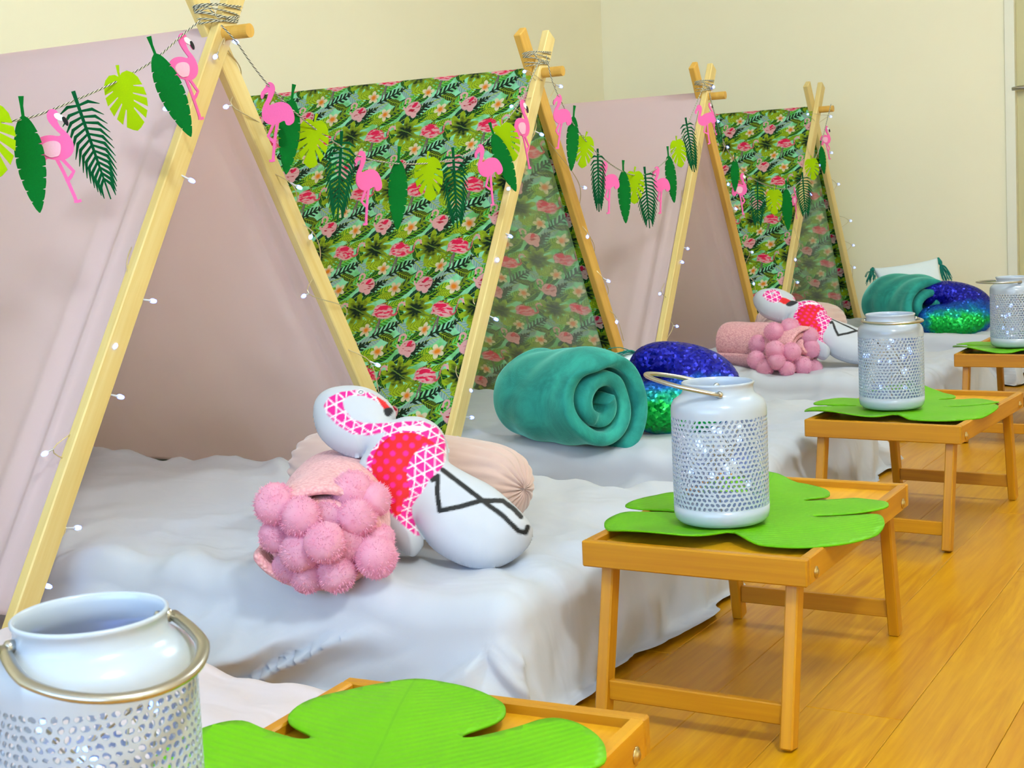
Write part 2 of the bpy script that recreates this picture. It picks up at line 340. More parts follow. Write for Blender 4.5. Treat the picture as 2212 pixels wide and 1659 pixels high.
def tropical(name, pale=False, T=.17):
    k = NT(name); uv = k.coord('UV'); v = k.vec('SCALE', uv); sc = v.node; sc.inputs['Scale'].default_value = 1/T
    nz = k.noise(v, 7., 2.); wob = k.vec('SCALE', k.vec('SUBTRACT', nz.outputs['Color'], (.5, .5, .5))); wob.node.inputs['Scale'].default_value = .045
    v = k.vec('ADD', v, wob)
    tint = k.noise(v, 5., 3.).outputs[0]; tint2 = k.noise(k.mapping(v, rot=(0, 0, .7), scale=(1, 3, 1)), 9., 3.).outputs[0]
    def loc(cx, cy, rot=0., sx=1., sy=1.):
        a = k.vec('WRAP', k.vec('ADD', v, (-cx, -cy, 0)), (.5, .5, .5), (-.5, -.5, -.5))
        b = k.n('ShaderNodeMapping', vector_type='TEXTURE'); k.t.links.new(a, b.inputs[0]); b.inputs[2].default_value = (0, 0, rot); b.inputs[3].default_value = (sx, sy, 1)
        c = k.vec('MULTIPLY', b.outputs[0], (1, 1, 0)); return c
    def ell(cx, cy, rx, ry, rot=0., soft=.06):
        return k.rng(k.vec('LENGTH', loc(cx, cy, rot, rx, ry)), 1.+soft, 1.-soft)
    def sep(p): x = k.n('ShaderNodeSeparateXYZ'); k.t.links.new(p, x.inputs[0]); return x.outputs
    def mul(a, b): return k.math('MULTIPLY', a, b)
    C = dict(aq=lin((172, 252, 214)), dk=lin((2, 42, 14)), mid=lin((66, 158, 26)), lime=lin((192, 222, 34)), ol=lin((138, 168, 14)), pk=lin((255, 200, 208)), hot=lin((250, 26, 96)),
             wh=lin((252, 244, 214)), org=lin((250, 150, 20)), gr=lin((186, 214, 204)), teal=lin((24, 96, 78)), blk=lin((14, 20, 22)))
    col = k.mix(k.rng(tint, .45, .62, 0, .8), C['aq'], lin((120, 214, 120)))
    # loose foliage: leaves with light / dark halves and veins
    def leaf(cx, cy, L, W, rot, c1, c2):
        nonlocal col
        p = loc(cx, cy, rot, L, W); s = sep(p); ln = k.vec('LENGTH', p)
        m = k.rng(k.math('ADD', k.math('ABSOLUTE', s[1]), mul(mul(s[0], s[0]), 1.)), 1.04, .94)
        vein = k.math('SINE', mul(k.math('SUBTRACT', s[0], mul(k.math('ABSOLUTE', s[1]), .35)), 26.))
        c = k.mix(k.rng(vein, -.2, .6), c1, c2)
        c = k.mix(k.math('LESS_THAN', k.math('ABSOLUTE', s[1]), .07), c, C['lime'])
        col = k.mix(m, col, c)
    def fern(cx, cy, L, W, rot, c1):
        nonlocal col
        p = loc(cx, cy, rot, L, W); s = sep(p)
        m = k.rng(k.math('ADD', k.math('ABSOLUTE', s[1]), mul(mul(s[0], s[0]), 1.)), 1.04, .94)
        st = k.rng(k.math('SINE', mul(k.math('SUBTRACT', s[0], mul(k.math('ABSOLUTE', s[1]), .3)), 22.)), -.35, .05)
        spine = k.math('LESS_THAN', k.math('ABSOLUTE', s[1]), .12)
        col = k.mix(mul(m, k.math('MAXIMUM', st, spine)), col, c1)
    rot = math.radians
    leaf(.20, .30, .26, .085, rot(30), C['mid'], C['dk']); leaf(.85, .28, .25, .08, rot(38), C['lime'], C['mid'])
    leaf(-.32, .22, .24, .07, rot(24), C['dk'], C['mid']); leaf(.02, -.16, .24, .08, rot(28), lin((110, 220, 110)), C['mid'])
    leaf(.42, -.28, .22, .08, rot(-35), C['gr'], lin((130, 190, 190))); leaf(-.1, -.48, .22, .09, rot(20), C['gr'], lin((150, 200, 200)))
    leaf(.30, -.52, .22, .07, rot(50), C['dk'], C['teal']); leaf(.7, -.36, .2, .07, rot(60), C['teal'], C['dk'])
    fern(.12, -.3, .27, .1, rot(27), C['dk']); fern(.62, .36, .27, .1, rot(33), C['dk']); fern(-.3, -.22, .23, .09, rot(40), C['lime']); fern(.75, -.6, .22, .08, rot(35), C['dk'])
    leaf(.38, .12, .13, .05, rot(70), C['lime'], C['ol']); leaf(-.02, .26, .15, .06, rot(8), C['ol'], C['lime']); leaf(.52, -.55, .14, .055, rot(-15), C['lime'], C['mid'])
    leaf(.93, .02, .2, .075, rot(52), C['ol'], C['dk']); leaf(.30, -.06, .18, .07, rot(-58), C['dk'], C['mid']); leaf(.66, -.22, .2, .08, rot(18), C['lime'], C['ol']); leaf(.16, .12, .2, .06, rot(24), C['mid'], C['lime'])
    leaf(.48, .27, .19, .07, rot(40), C['dk'], C['teal']); leaf(-.3, -.4, .2, .07, rot(28), C['mid'], C['dk']); leaf(.2, -.42, .17, .06, rot(-20), C['dk'], C['ol'])
    fern(.88, -.12, .24, .09, rot(30), C['ol']); fern(.36, .48, .25, .1, rot(25), C['ol']); leaf(.45, -.44, .2, .08, rot(38), lin((120, 232, 120)), C['mid'])
    # monstera
    p = loc(.55, .02, rot(-25), .30, .27); s = sep(p); ang = k.math('ARCTAN2', s[1], s[0]); ln = k.vec('LENGTH', p)
    edge = k.math('ADD', .86, mul(k.math('COSINE', mul(ang, 9.)), .13))
    slit = k.math('GREATER_THAN', k.math('ADD', k.math('COSINE', mul(ang, 9.)), mul(k.math('SUBTRACT', .55, ln), 3.)), -.93)
    m = mul(k.rng(k.math('SUBTRACT', ln, edge), .05, -.03), slit)
    mc = k.mix(k.rng(k.math('ADD', ln, k.math('ADD', mul(k.math('SUBTRACT', tint2, .5), .9), mul(k.math('COSINE', mul(ang, 9.)), -.10))), .28, .74), C['dk'], lin((176, 206, 26)))
    mc = k.mix(k.math('LESS_THAN', k.math('ABSOLUTE', k.math('SUBTRACT', s[1], .03)), .03), mc, lin((120, 160, 60)))
    col = k.mix(m, col, mc)
    # flamingo with spread wings: legs, body, wing, neck ring, head
    def ring(cx, cy, R, wd, rot_, a0, a1, c, sx=1.):
        nonlocal col
        p = loc(cx, cy, rot_, sx, 1.); s = sep(p); d = k.math('ABSOLUTE', k.math('SUBTRACT', k.vec('LENGTH', p), R)); ang = k.math('ARCTAN2', s[1], s[0])
        m = mul(k.rng(d, wd*1.15, wd*.85), mul(k.math('GREATER_THAN', ang, a0), k.math('LESS_THAN', ang, a1)))
        col = k.mix(m, col, c)
    def dab(cx, cy, rx, ry, r_, c, f=1.):
        nonlocal col
        m = ell(cx, cy, rx, ry, r_)
        col = k.mix(mul(m, f) if f != 1. else m, col, c)
    dab(-.04, -.22, .012, .13, -.12, lin((150, 120, 130))); dab(-.01, -.2, .01, .12, .1, lin((130, 104, 112)))
    dab(0, 0, .18, .11, -.3, C['pk']); dab(-.06, .0, .13, .05, .45, C['pk'])
    body = ell(0, 0.015, .165, .115, -.2)
    streak = k.rng(k.noise(k.mapping(v, rot=(0, 0, -.35), scale=(1, 3.4, 1)), 9., 2.).outputs[0], .46, .56)
    col = k.mix(mul(body, streak), col, C['hot']); dab(-.02, .06, .085, .035, .1, C['hot'])
    ring(.185, .0, .055, .016, 0, -3.1, -.2, lin((244, 100, 120))); ring(.29, .09, .055, .017, 0, .6, 3.1, C['pk']); dab(.232, .045, .015, .05, 0, lin((246, 150, 165)))
    dab(.335, .105, .032, .017, -.9, C['pk']); dab(.348, .075, .018, .01, -1., C['blk'])
    # sitting flamingo
    dab(-.42, -.57, .14, .115, .3, C['pk']); b2 = ell(-.41, -.56, .11, .085, .3); col = k.mix(mul(b2, k.rng(tint2, .52, .6)), col, lin((205, 20, 60))); dab(-.40, -.51, .055, .03, .8, C['hot'])
    dab(-.38, -.68, .05, .045, 0., C['pk'])
    ring(-.535, -.515, .06, .016, 0, -3.14, -.3, C['pk']); ring(-.545, -.42, .05, .017, 0, -1.2, 3.14, C['pk']); dab(-.585, -.45, .02, .034, 0., C['pk']); dab(-.585, -.49, .014, .022, .2, C['blk'])
    # frangipani
    for (fx, fy, r_, a_) in ((-.21, -.3, .115, .3), (.09, -.63, .12, .9)):
        p = loc(fx, fy, a_, r_, r_); s = sep(p); ang = k.math('ARCTAN2', s[1], s[0]); ln = k.vec('LENGTH', p)
        pet = k.math('ADD', .42, mul(k.math('ABSOLUTE', k.math('COSINE', mul(ang, 2.5))), .56))
        m = k.rng(k.math('SUBTRACT', ln, pet), .04, -.04)
        c = k.mix(k.rng(ln, .62, .2), C['wh'], C['org']); col = k.mix(m, col, c)
    if pale: col = k.mix(.72, col, lin((248, 253, 240)))
    k.set(**{'Base Color': col, 'Roughness': .8, 'Sheen Weight': .08})
    translucent(k, col, .66 if pale else .5); return k.m
M['tropical'] = tropical('tropical_print'); M['tropical_back'] = tropical('tropical_print_reverse', True)

# ================================================================== THE ROOM
XW0, XW1, YW0, YW1, ZC = -2.96, 2.1, -1.9, 6.05, 2.45
def struct(name, me, m, parent=None, mw=None):
    o = obj(name, me, m, parent, mw)
    if parent is None: o['kind'] = 'structure'
    return o
fl = struct('floor', box_me(XW1-XW0, YW1-YW0+.2, .04, 0, c=((XW0+XW1)/2, (YW0+YW1)/2, -.034)), M['subfloor'])
PW, PL = .125, 1.22
pm = box_me(PW-.0005, PL-.0007, .014, .0008, name='plank')
rows = int((XW1-XW0)/PW)+1
cnt = 0
for r in range(rows):
    x = XW0+PW*(r+.5)
    if x+PW/2 > XW1+.02: continue
    y = YW0-PL*((r*.37) % 1.)
    while y < YW1:
        c = y+PL/2; y += PL
        o = obj('plank', pm, M['plank'], fl)
        if c-PL/2 < YW0 or c+PL/2 > YW1:
            a = max(c-PL/2, YW0); b = min(c+PL/2, YW1)
            if b-a < .02: bpy.data.objects.remove(o); continue
            o.scale.y = (b-a)/PL; c = (a+b)/2
        o.location = (x, c, -.007)
t_ = .08
struct('wall_left', box_me(t_, YW1-YW0+2*t_, ZC, 0, c=(XW0-t_/2, (YW0+YW1)/2, ZC/2)), M['wall'])
struct('wall_right', box_me(t_, YW1-YW0+2*t_, ZC, 0, c=(XW1+t_/2, (YW0+YW1)/2, ZC/2)), M['wall'])

# far wall with a door opening
DX0, DX1, DZ = -1.12, -.28, 2.04
bm = bmesh.new()
def add_box(bm, x0, x1, y0, y1, z0, z1):
    r = bmesh.ops.create_cube(bm, size=1.)
    for v in r['verts']: v.co = Vector(((v.co.x+.5)*(x1-x0)+x0, (v.co.y+.5)*(y1-y0)+y0, (v.co.z+.5)*(z1-z0)+z0))
add_box(bm, XW0, DX0, YW1, YW1+.1, 0, ZC); add_box(bm, DX1, XW1, YW1, YW1+.1, 0, ZC); add_box(bm, DX0, DX1, YW1, YW1+.1, DZ, ZC)
struct('wall_back', bm_mesh(bm, 'wall_back'), M['wall'])
bm = bmesh.new(); wx0, wx1, wz0, wz1 = FILL_WIN                   # wall behind the camera, with the added fill window
add_box(bm, XW0, wx0, YW0-t_, YW0, 0, ZC); add_box(bm, wx1, XW1, YW0-t_, YW0, 0, ZC); add_box(bm, wx0, wx1, YW0-t_, YW0, 0, wz0); add_box(bm, wx0, wx1, YW0-t_, YW0, wz1, ZC)
struct('wall_front', bm_mesh(bm, 'wall_front'), M['wall'])
bm = bmesh.new()
for a, b in ((wx0, wx0+.04), ((wx0+wx1)/2-.02, (wx0+wx1)/2+.02), (wx1-.04, wx1)): add_box(bm, a, b, YW0-.06, YW0-.02, wz0, wz1)
for a, b in ((wz0, wz0+.04), (wz1-.04, wz1)): add_box(bm, wx0, wx1, YW0-.06, YW0-.02, a, b)
struct('fill_window_1', bm_mesh(bm, 'fill_window_frame'), M['trim'])  # frame of the added window, out of view, there for the frontal fill
struct('ceiling', box_me(XW1-XW0, YW1-YW0, .05, 0, c=((XW0+XW1)/2, (YW0+YW1)/2, ZC+.025)), M['ceiling'])
bm = bmesh.new()
add_box(bm, DX0-.012, DX0+.026, YW1-.014, YW1+.1, 0, DZ+.02); add_box(bm, DX1-.026, DX1+.012, YW1-.014, YW1+.1, 0, DZ+.02); add_box(bm, DX0, DX1, YW1-.014, YW1+.1, DZ-.02, DZ+.02)
struct('trim_1', bm_mesh(bm, 'door_frame'), M['trim'])
dr = struct('door_1', box_me(DX1-DX0-.05, .038, DZ-.008, .002, c=((DX0+DX1)/2, YW1+.045, (DZ-.008)/2-.013)), M['door'])
hz = 1.066
hme = lathe_me([(0, 0), (.026, 0), (.026, .008), (.011, .012), (.010, .042), (0, .044)], 24)
obj('door_handle_rose', hme, M['chrome'], dr, Matrix.Translation((-1.035, YW1+.026, hz)) @ Matrix.Rotation(PI/2, 4, 'X'), True)
obj('door_lever', tube_me([(-1.02, YW1-.014, hz), (-1.045, YW1-.016, hz), (-1.075, YW1-.016, hz+.001), (-1.105, YW1-.014, hz-.001)], [.011, .011, .009, .007], 12), M['chrome'], dr, None, True)
struct('baseboard_back', box_me(DX0-.012-XW0, .012, .07, .002, c=((XW0+DX0-.012)/2, YW1-.006, .036)), M['trim'])
struct('baseboard_left', box_me(.012, YW1-YW0, .07, .002, c=(XW0+.006, (YW0+YW1)/2, .036)), M['trim'])
# ceiling light fittings round the lamps
for k, (loc, pw) in enumerate(LIGHTS):
    t = thing('ceiling_light', ['round glass globe light on the ceiling above the nearest tray tables', 'round glass globe light on the ceiling over the middle tents'][k], 'ceiling light', (loc[0], loc[1], ZC), 0, 'ceiling globe lights')
    obj('mount', lathe_me([(0, 0), (.07, 0), (.075, -.012), (.06, -.04), (0, -.04)], 40), M['trim'], t, None, True)
    kg = NT('lit_opal_glass'); kg.set(**{'Base Color': (1, 1, 1, 1), 'Emission Color': (.86, .98, 1., 1), 'Emission Strength': pw})
    gp = [(GLOBE_R*math.sin(a), -.15-GLOBE_R*math.cos(a)) for a in np.linspace(0, PI-.35, 18)]
    obj('globe', lathe_me(gp, 40), kg.m, t, None, True)

# ================================================================== TENTS
HR, LEAN = 1.0033, .6066
TENTS = [(-1.66, .80, .03), (-1.649, 1.957, .037), (-1.635, 3.116, .030), (-1.672, 4.304, .028), (-1.661, 5.42, -.012)]
TL = 1.19                                                   # ridge length behind the front legs
cs = math.cos(math.atan(LEAN)); sn = math.sin(math.atan(LEAN))
def canopy_me(seed, amp=.004, T=1.):
    x = np.linspace(-.112, -.112-TL+.1, 150); SLN = (HR-.075)/cs
    s = np.concatenate([np.linspace(-SLN, -.02, 110), np.linspace(-.0175, .0175, 15), np.linspace(.02, SLN, 110)])
    X, S_ = np.meshgrid(x, s, indexing='ij')
    a = np.abs(S_); reach = np.where(S_ < 0, .0355, .0160)*np.clip((X+.45)/.338, 0, 1)
    R0 = .0142; phi = math.acos(sn); arc = R0*phi
    b = np.clip(a/arc, 0, 1)*phi; rest = np.maximum(a-arc, 0)
    nY = np.sign(S_)*np.sin(b); nZ = np.cos(b)
    Yp = np.sign(S_)*rest*sn; Zp = HR-rest*cs
    out = R0
    # soft hanging pleats that fan out from the ridge
    fx = (X+.11)*(1+.12*a)
    wr = (fbm(fx*9+3*np.sign(S_), a*.9+7, seed, 3)-.5)*amp*2.4*sstep(.0, .5, a)+(fbm(fx*22, a*1.4+3, seed+5, 2)-.5)*amp*.9*sstep(.05, .4, a)
    sag = -.022*np.sin(np.clip(a/SLN, 0, 1)*PI)*np.sin(np.clip((-.1-X)/(TL-.1), 0, 1)*PI)
    edge = np.exp(-((-.112-X)/.03)**2)                       # front hem drawn against the leg
    pleat = amp*1.6*(np.exp(-((-.150-X)/.008)**2)-np.exp(-((-.172-X)/.01)**2)+.7*np.exp(-((-.205-X)/.01)**2))*sstep(.1, .4, a)
    d = out+(wr+sag)*(1-edge)+pleat
    Y = Yp+nY*d; Z = Zp+nZ*d
    X = X+reach
    uv = np.stack([X/T, np.where(S_ < 0, S_, -S_+.07)/T], -1)
    return grid_me(X, Y, Z, 'canopy', uv)
def make_tent(i):
    x, y, rz = TENTS[i]; floral = i % 2 == 0
    lab = ['small wooden A-frame tent with tropical flamingo print cover, beside the pale pink bed',
           'wooden A-frame play tent with plain pink cover, over the bed with the nearest flamingo pillow',
           'wooden A-frame play tent with tropical flamingo print cover, between two pink tents',
           'wooden A-frame play tent with plain pink cover, between two tropical print tents',
           'wooden A-frame play tent with tropical print cover, next to the far cream wall'][i]
    t = thing('play_tent', lab, 'tent', (x, y, 0), rz, 'A-frame play tents in a row')
    px_, W_, TH = M['pine'], .042, .019
    ext = .10
    for fx, back in ((0, 0), (-TL, 1)):
        for s, xo in ((-1, -.065), (1, -.0845)):
            xx = fx+xo
            foot = (xx, s*LEAN*(HR-.011), .011); top = (xx, -s*LEAN*ext, HR+ext)
            beam('pole', foot, top, TH, W_, M['pine_dark'] if (s > 0 and i in (2, 3)) else px_, t, .002)
    obj('ridge_pole', tube_me([(.0, 0, HR), (-TL-.12, 0, HR)], .0125, 20), M['pine_dark'], t, None, False)
    mats = [M['tropical_back'], M['tropical']] if floral else [M['canopy_pink'], M['canopy_pink']]
    c = obj('canopy', canopy_me(11+7*i, .0045 if i == 1 else .003), mats, t)
    md = c.modifiers.new('thickness', 'SOLIDIFY'); md.thickness = .0012; md.offset = -1; md.material_offset = 1; md.material_offset_rim = 0
    if floral:                                               # front hem of the far side turned back, print side showing
        s = np.linspace(.05, (HR-.08)/cs, 40); wd = .012+.036*(s/s.max()); V = []; 
        A = np.stack([np.full_like(s, -.1105), s*sn+cs*.0145, HR-s*cs+sn*.0145], 1)
        ins = .0045
        rowsX = [np.stack([-.0955-wd*q, s*sn+cs*(.0125-ins*min(1, q*3)), HR-s*cs+sn*(.0125-ins*min(1, q*3))], 1) for q in (0, .33, .66, 1)]
        G = np.stack(rowsX, 0); uv = np.stack([np.stack([-wd*q+.3, -s], 1) for q in (0, .33, .66, 1)], 0)
        obj('turned_hem', grid_me(G[..., 0], G[..., 1], G[..., 2], 'hem', uv), M['tropical'], t)
    return t
TENT = [make_tent(i) for i in range(5)]

# ------------------------------------------------------------------ felt garlands
def flamingo_parts():
    U = lambda x, y: ((x-360)/640, (740-y)/640)
    body = smooth_poly([U(*q) for q in [(360, 738), (388, 748), (402, 775), (396, 806), (392, 822), (412, 862), (450, 900), (478, 942), (491, 985), (486, 1025), (462, 1060), (418, 1084), (365, 1082), (310, 1075), (302, 1108), (280, 1122), (255, 1118), (232, 1105), (219, 1075), (217, 1035), (226, 985), (248, 948), (292, 922), (342, 915), (392, 921), (408, 912), (386, 888), (350, 846), (328, 808), (326, 772), (340, 748)]], 3)
    l1 = strip([U(*q) for q in [(372, 1070), (415, 1165), (448, 1250), (478, 1330), (490, 1368)]], .036)
    l2 = strip([U(*q) for q in [(408, 1075), (445, 1118), (482, 1162), (462, 1196), (432, 1232)]], .036)
    ft = strip([U(*q) for q in [(474, 1366), (500, 1366), (522, 1360)]], .032)
    beak_base = smooth_poly([U(*q) for q in [(372, 775), (395, 766), (425, 782), (438, 800), (428, 818), (405, 815), (380, 800)]], 3)
    beak = smooth_poly([U(*q) for q in [(424, 796), (440, 792), (458, 815), (464, 838), (458, 854), (444, 845), (428, 822)]], 3)
    wing = smooth_poly([U(*q) for q in [(275, 1010), (288, 978), (325, 958), (375, 955), (403, 975), (405, 1015), (392, 1052), (362, 1062), (340, 1066), (318, 1058), (296, 1042)]], 3)
    return [body, beak_base, beak, l1, l2, ft], beak_base, beak, wing
FL = flamingo_parts()
FL_ME = [extrude_me(FL[0], .016, 'felt_flamingo'), extrude_me([FL[1]], .006, 'beak_base'), extrude_me([FL[2]], .008, 'beak'), extrude_me([FL[3]], .012, 'wing')]
def banana_me():
    n = 26; L = []; 
    prof = lambda t: .118*math.sin(PI*min(1, max(0, t))**.82)**.75+.004
    for s in (1, -1):
        row = []
        for i in range(n+1):
            t = i/n; r = prof(t); z = -.16-t*.84
            if i % 3 == 2 and 2 < i < n-1: row += [(s*r, z+.008), (s*r*.72, z+.002), (s*r*.96, z-.006)]
            else: row.append((s*r, z))
        L.append(row)
    stem = strip([(.012, 0), (.004, -.08), (0, -.2)], [.045, .026, .024])
    return extrude_me([L[0]+L[1][::-1], stem], .016, 'felt_banana_leaf')
def palm_me():
    P = [strip([(0, 0), (.0, -.12), (0, -.5), (0, -.98)], [.035, .028, .024, .01])]
    n = 14
    for i in range(n):
        t = i/(n-1); z = -.13-t*.66; ln = .13+.12*math.sin(PI*min(1, .12+.8*t))**.8
        an = math.radians(10+62*t**.6)
        for s in (-1, 1):
            d = (s*math.cos(an), -math.sin(an)); q = (s*math.cos(an-.3), -math.sin(an-.3))
            P.append(strip([(0, z), (q[0]*ln*.5, z+q[1]*ln*.5), (d[0]*ln*.98, z+d[1]*ln*1.05)], [.018, .028, .005]))
    return extrude_me(P, .016, 'felt_palm_leaf')
def monst_outline():
    half = [(0, -.17), (.05, -.12), (.13, -.11), (.2, -.16), (.25, -.24), (.275, -.36), (.15, -.33), (.15, -.345), (.28, -.40), (.285, -.52), (.11, -.43), (.11, -.447), (.275, -.56), (.25, -.68), (.09, -.53), (.085, -.55), (.225, -.73), (.17, -.83), (.06, -.63), (.052, -.65), (.13, -.88), (.06, -.94), (0, -.97)]
    return [half]
def monst_me():
    h = monst_outline()[0]; P = [(x, z) for x, z in h]+[(-x, z) for x, z in h[::-1][1:-1]]
    return extrude_me([P, strip([(.03, 0), (.01, -.1), (0, -.24)], [.05, .032, .028])], .018, 'felt_monstera_leaf')
LEAF_ME = {'b': (banana_me(), 'banana_leaf', 'felt_green'), 'p': (palm_me(), 'palm_leaf', 'felt_green2'), 'm': (monst_me(), 'monstera_leaf', 'felt_lime')}
VIEWY = lambda P: math.atan2(P.x, P.y)        # heading of the line of sight
def hang(kind, parent, xp, x0, y0, x1, y1, turn=0., flip=False, front=False, dx=0.):
    """felt piece from its top pixel to its bottom pixel on the garland's plane; turn = how far it swings out of facing the room"""
    A = at(x0, y0, 0, xp+dx); B_ = at(x1, y1, 0, xp+dx)
    d = depth(A); hd = -VIEWY(A)                                  # rotate +z by hd so that local -y faces the camera
    L = math.hypot(x1-x0, y1-y0)*d/FPX
    sw = math.atan2((x1-x0), (y1-y0))                             # lean in the picture
    m = Matrix.Translation(A) @ Matrix.Rotation(hd+math.radians(turn)+(PI if flip else 0), 4, 'Z') @ Matrix.Rotation((sw if flip else -sw), 4, 'Y')
    if kind == 'f':
        # the outline runs to its foot slightly right of its head
        k = .985/L; tilt = math.atan2(.2, 1.)*(-1 if not flip else -1)
        m = m @ Matrix.Rotation(-tilt*0+math.atan2(.205, .97), 4, 'Y')
        m = m @ Matrix.Scale(L/1.0, 4)
        o = obj('flamingo', FL_ME[0], M['felt_pink'], parent, m)
        obj('beak_base', FL_ME[1], M['felt_white'], o, Matrix.Translation((0, -.0095, 0)))
        obj('beak', FL_ME[2], M['felt_black'], o, Matrix.Translation((0, -.012, 0)))
        obj('wing', FL_ME[3], M['felt_pale'], o, Matrix.Translation((0, -.013, 0)))
    else:
        me, nm, mt = LEAF_ME[kind]; obj(nm, me, M[mt], parent, m @ Matrix.Scale(L, 4))
def twine_tube(pts, r=.0016, n=6):
    me = tube_me(pts, r, n, 'twine'); uvl = me.uv_layers.new(name='UVMap')
    Pv = [Vector(p) for p in pts]; acc = [0.]
    for i in range(1, len(Pv)): acc.append(acc[-1]+(Pv[i]-Pv[i-1]).length)
    for poly in me.polygons:
        for li in poly.loop_indices:
            vi = me.loops[li].vertex_index; uvl.data[li].uv = (acc[vi//n]*60, (vi % n)/n*2)
    return me
def garland(label, xp, pix, items, knots, ends=None):
    t = thing('felt_garland', label, 'garland', tuple(at(pix[len(pix)//2][0], pix[len(pix)//2][1], 0, xp)), 0, 'felt leaf and flamingo garlands')
    inv = Matrix.Translation(-t.location)
    pts = [at(x, y, 0, xp) for x, y in pix]
    if ends: pts = [Vector(ends[0])]*bool(ends[0])+pts+[Vector(ends[1])]*bool(ends[1])
    obj('string', twine_tube(smooth_line(pts, 8)), M['twine'], t, inv)
    for it in items: hang(it[0], t, xp, *it[1:5], **it[5])
    for ti, turns, spread in knots:                            # twine bound round the crossed poles
        x, y, rz = TENTS[ti]; W = []
        for k in range(turns*16+1):
            a = k/16*2*PI; z = HR+.026+spread*.6*(k % 37)/37+.010*math.sin(a*.5+k*.03)
            g_ = .022+LEAN*(z-HR); W.append(Vector((x-.075+.0225*math.copysign(abs(math.cos(a))**.6, math.cos(a)), y+(g_+.006)*math.copysign(abs(math.sin(a))**.8, math.sin(a)), z)))
        obj('binding', twine_tube(W), M['twine'], t, inv)
    for ch in t.children:
        if ch.name.split('.')[0] in ('flamingo', 'banana_leaf', 'palm_leaf', 'monstera_leaf'): ch.matrix_basis = inv @ ch.matrix_basis
    return t
D = dict
XG = -1.628
a0 = (TENTS[0][0]-.05, TENTS[0][1]+.02, HR+.03)
garland('felt garland of leaves and white-faced flamingos across the nearest pink tent', XG,
        [(-900, -40), (-600, 120), (-330, 225), (-120, 265), (0, 263), (60, 255), (110, 238), (190, 205), (260, 172), (330, 132), (395, 75), (432, 45)],
        [('m', -38, 205, -20, 392, D(turn=-10)), ('b', 42, 208, 66, 460, D(turn=-8)), ('f', 112, 236, 150, 436, D(turn=-5, front=True, dx=.012)), ('p', 158, 197, 222, 437, D(turn=-6)),
         ('m', 249, 142, 288, 287, D(turn=-5)), ('b', 319, 80, 397, 297, D(turn=-8)), ('f', 393, 72, 428, 254, D(turn=38, front=True, dx=-.004))],
        [(1, 9, .030)])
garland('felt garland strung from the nearest pink tent across the middle tropical print tent', XG-.004,
        [(478, 55), (510, 90), (545, 140), (585, 190), (640, 245), (700, 292), (770, 335), (830, 350), (880, 354), (930, 352), (990, 340), (1040, 312), (1080, 275), (1120, 225), (1150, 165), (1165, 130)],
        [('f', 582, 178, 579, 346, D(flip=True, turn=-24)), ('b', 633, 182, 605, 375, D(turn=20, dx=-.006)), ('m', 681, 245, 662, 366, D(turn=12)), ('p', 738, 283, 716, 480, D(turn=25)),
         ('f', 780, 326, 782, 484, D(flip=True, turn=38)), ('b', 861, 316, 848, 495, D(turn=18)), ('m', 922, 327, 925, 438, D(turn=12)), ('p', 978, 318, 980, 497, D(turn=30)),
         ('f', 1035, 312, 1062, 442, D(flip=True, turn=28)), ('b', 1056, 265, 1112, 415, D(turn=22, dx=.004)), ('m', 1077, 258, 1108, 352, D(turn=5, dx=.008)), ('f', 1128, 215, 1146, 362, D(turn=60, dx=.006))],
        [(2, 7, .034)])
garland('felt garland hanging across the farther plain pink tent', XG-.006,
        [(1180, 120), (1192, 172), (1210, 215), (1235, 262), (1262, 300), (1295, 335), (1335, 365), (1370, 378), (1405, 372), (1440, 345), (1465, 310), (1485, 270), (1505, 222), (1520, 185)],
        [('f', 1207, 204, 1198, 319, D(flip=True, turn=40)), ('b', 1240, 228, 1224, 368, D(turn=42)), ('m', 1266, 284, 1252, 365, D(turn=25)), ('p', 1291, 321, 1287, 460, D(turn=52)),
         ('f', 1305, 349, 1312, 460, D(flip=True, turn=38)), ('b', 1345, 346, 1347, 482, D(turn=35)), ('m', 1370, 360, 1367, 443, D(turn=22)), ('p', 1392, 360, 1399, 496, D(turn=18)),
         ('f', 1418, 360, 1424, 460, D(flip=True, turn=38)), ('b', 1441, 316, 1456, 438, D(turn=42)), ('m', 1459, 294, 1472, 364, D(turn=35)), ('p', 1481, 254, 1504, 374, D(turn=48)),
         ('f', 1508, 227, 1530, 310, D(flip=True, turn=8, dx=.012)), ('f', 1532, 222, 1558, 290, D(turn=60, dx=.004))],
        [(3, 7, .034)])
garland('felt garland hanging across the farthest tropical print tent', XG-.008,
        [(1532, 200), (1542, 240), (1560, 300), (1585, 345), (1615, 378), (1650, 398), (1690, 408), (1715, 402), (1735, 385), (1755, 355), (1772, 315), (1784, 270), (1795, 225)],
        [('p', 1546, 262, 1562, 316, D(turn=45)), ('b', 1587, 330, 1585, 414, D(turn=25)), ('f', 1604, 374, 1602, 462, D(turn=35, front=True)), ('p', 1636, 388, 1634, 495, D(turn=15)),
         ('m', 1672, 402, 1671, 466, D(turn=10)), ('b', 1697, 390, 1700, 498, D(turn=30)), ('f', 1716, 404, 1726, 472, D(turn=72)), ('p', 1733, 372, 1738, 474, D(turn=15)), ('m', 1750, 336, 1757, 391, D(turn=15)),
         ('b', 1772, 304, 1780, 376, D(turn=35)), ('f', 1785, 272, 1792, 343, D(turn=45, front=True))],
        [])

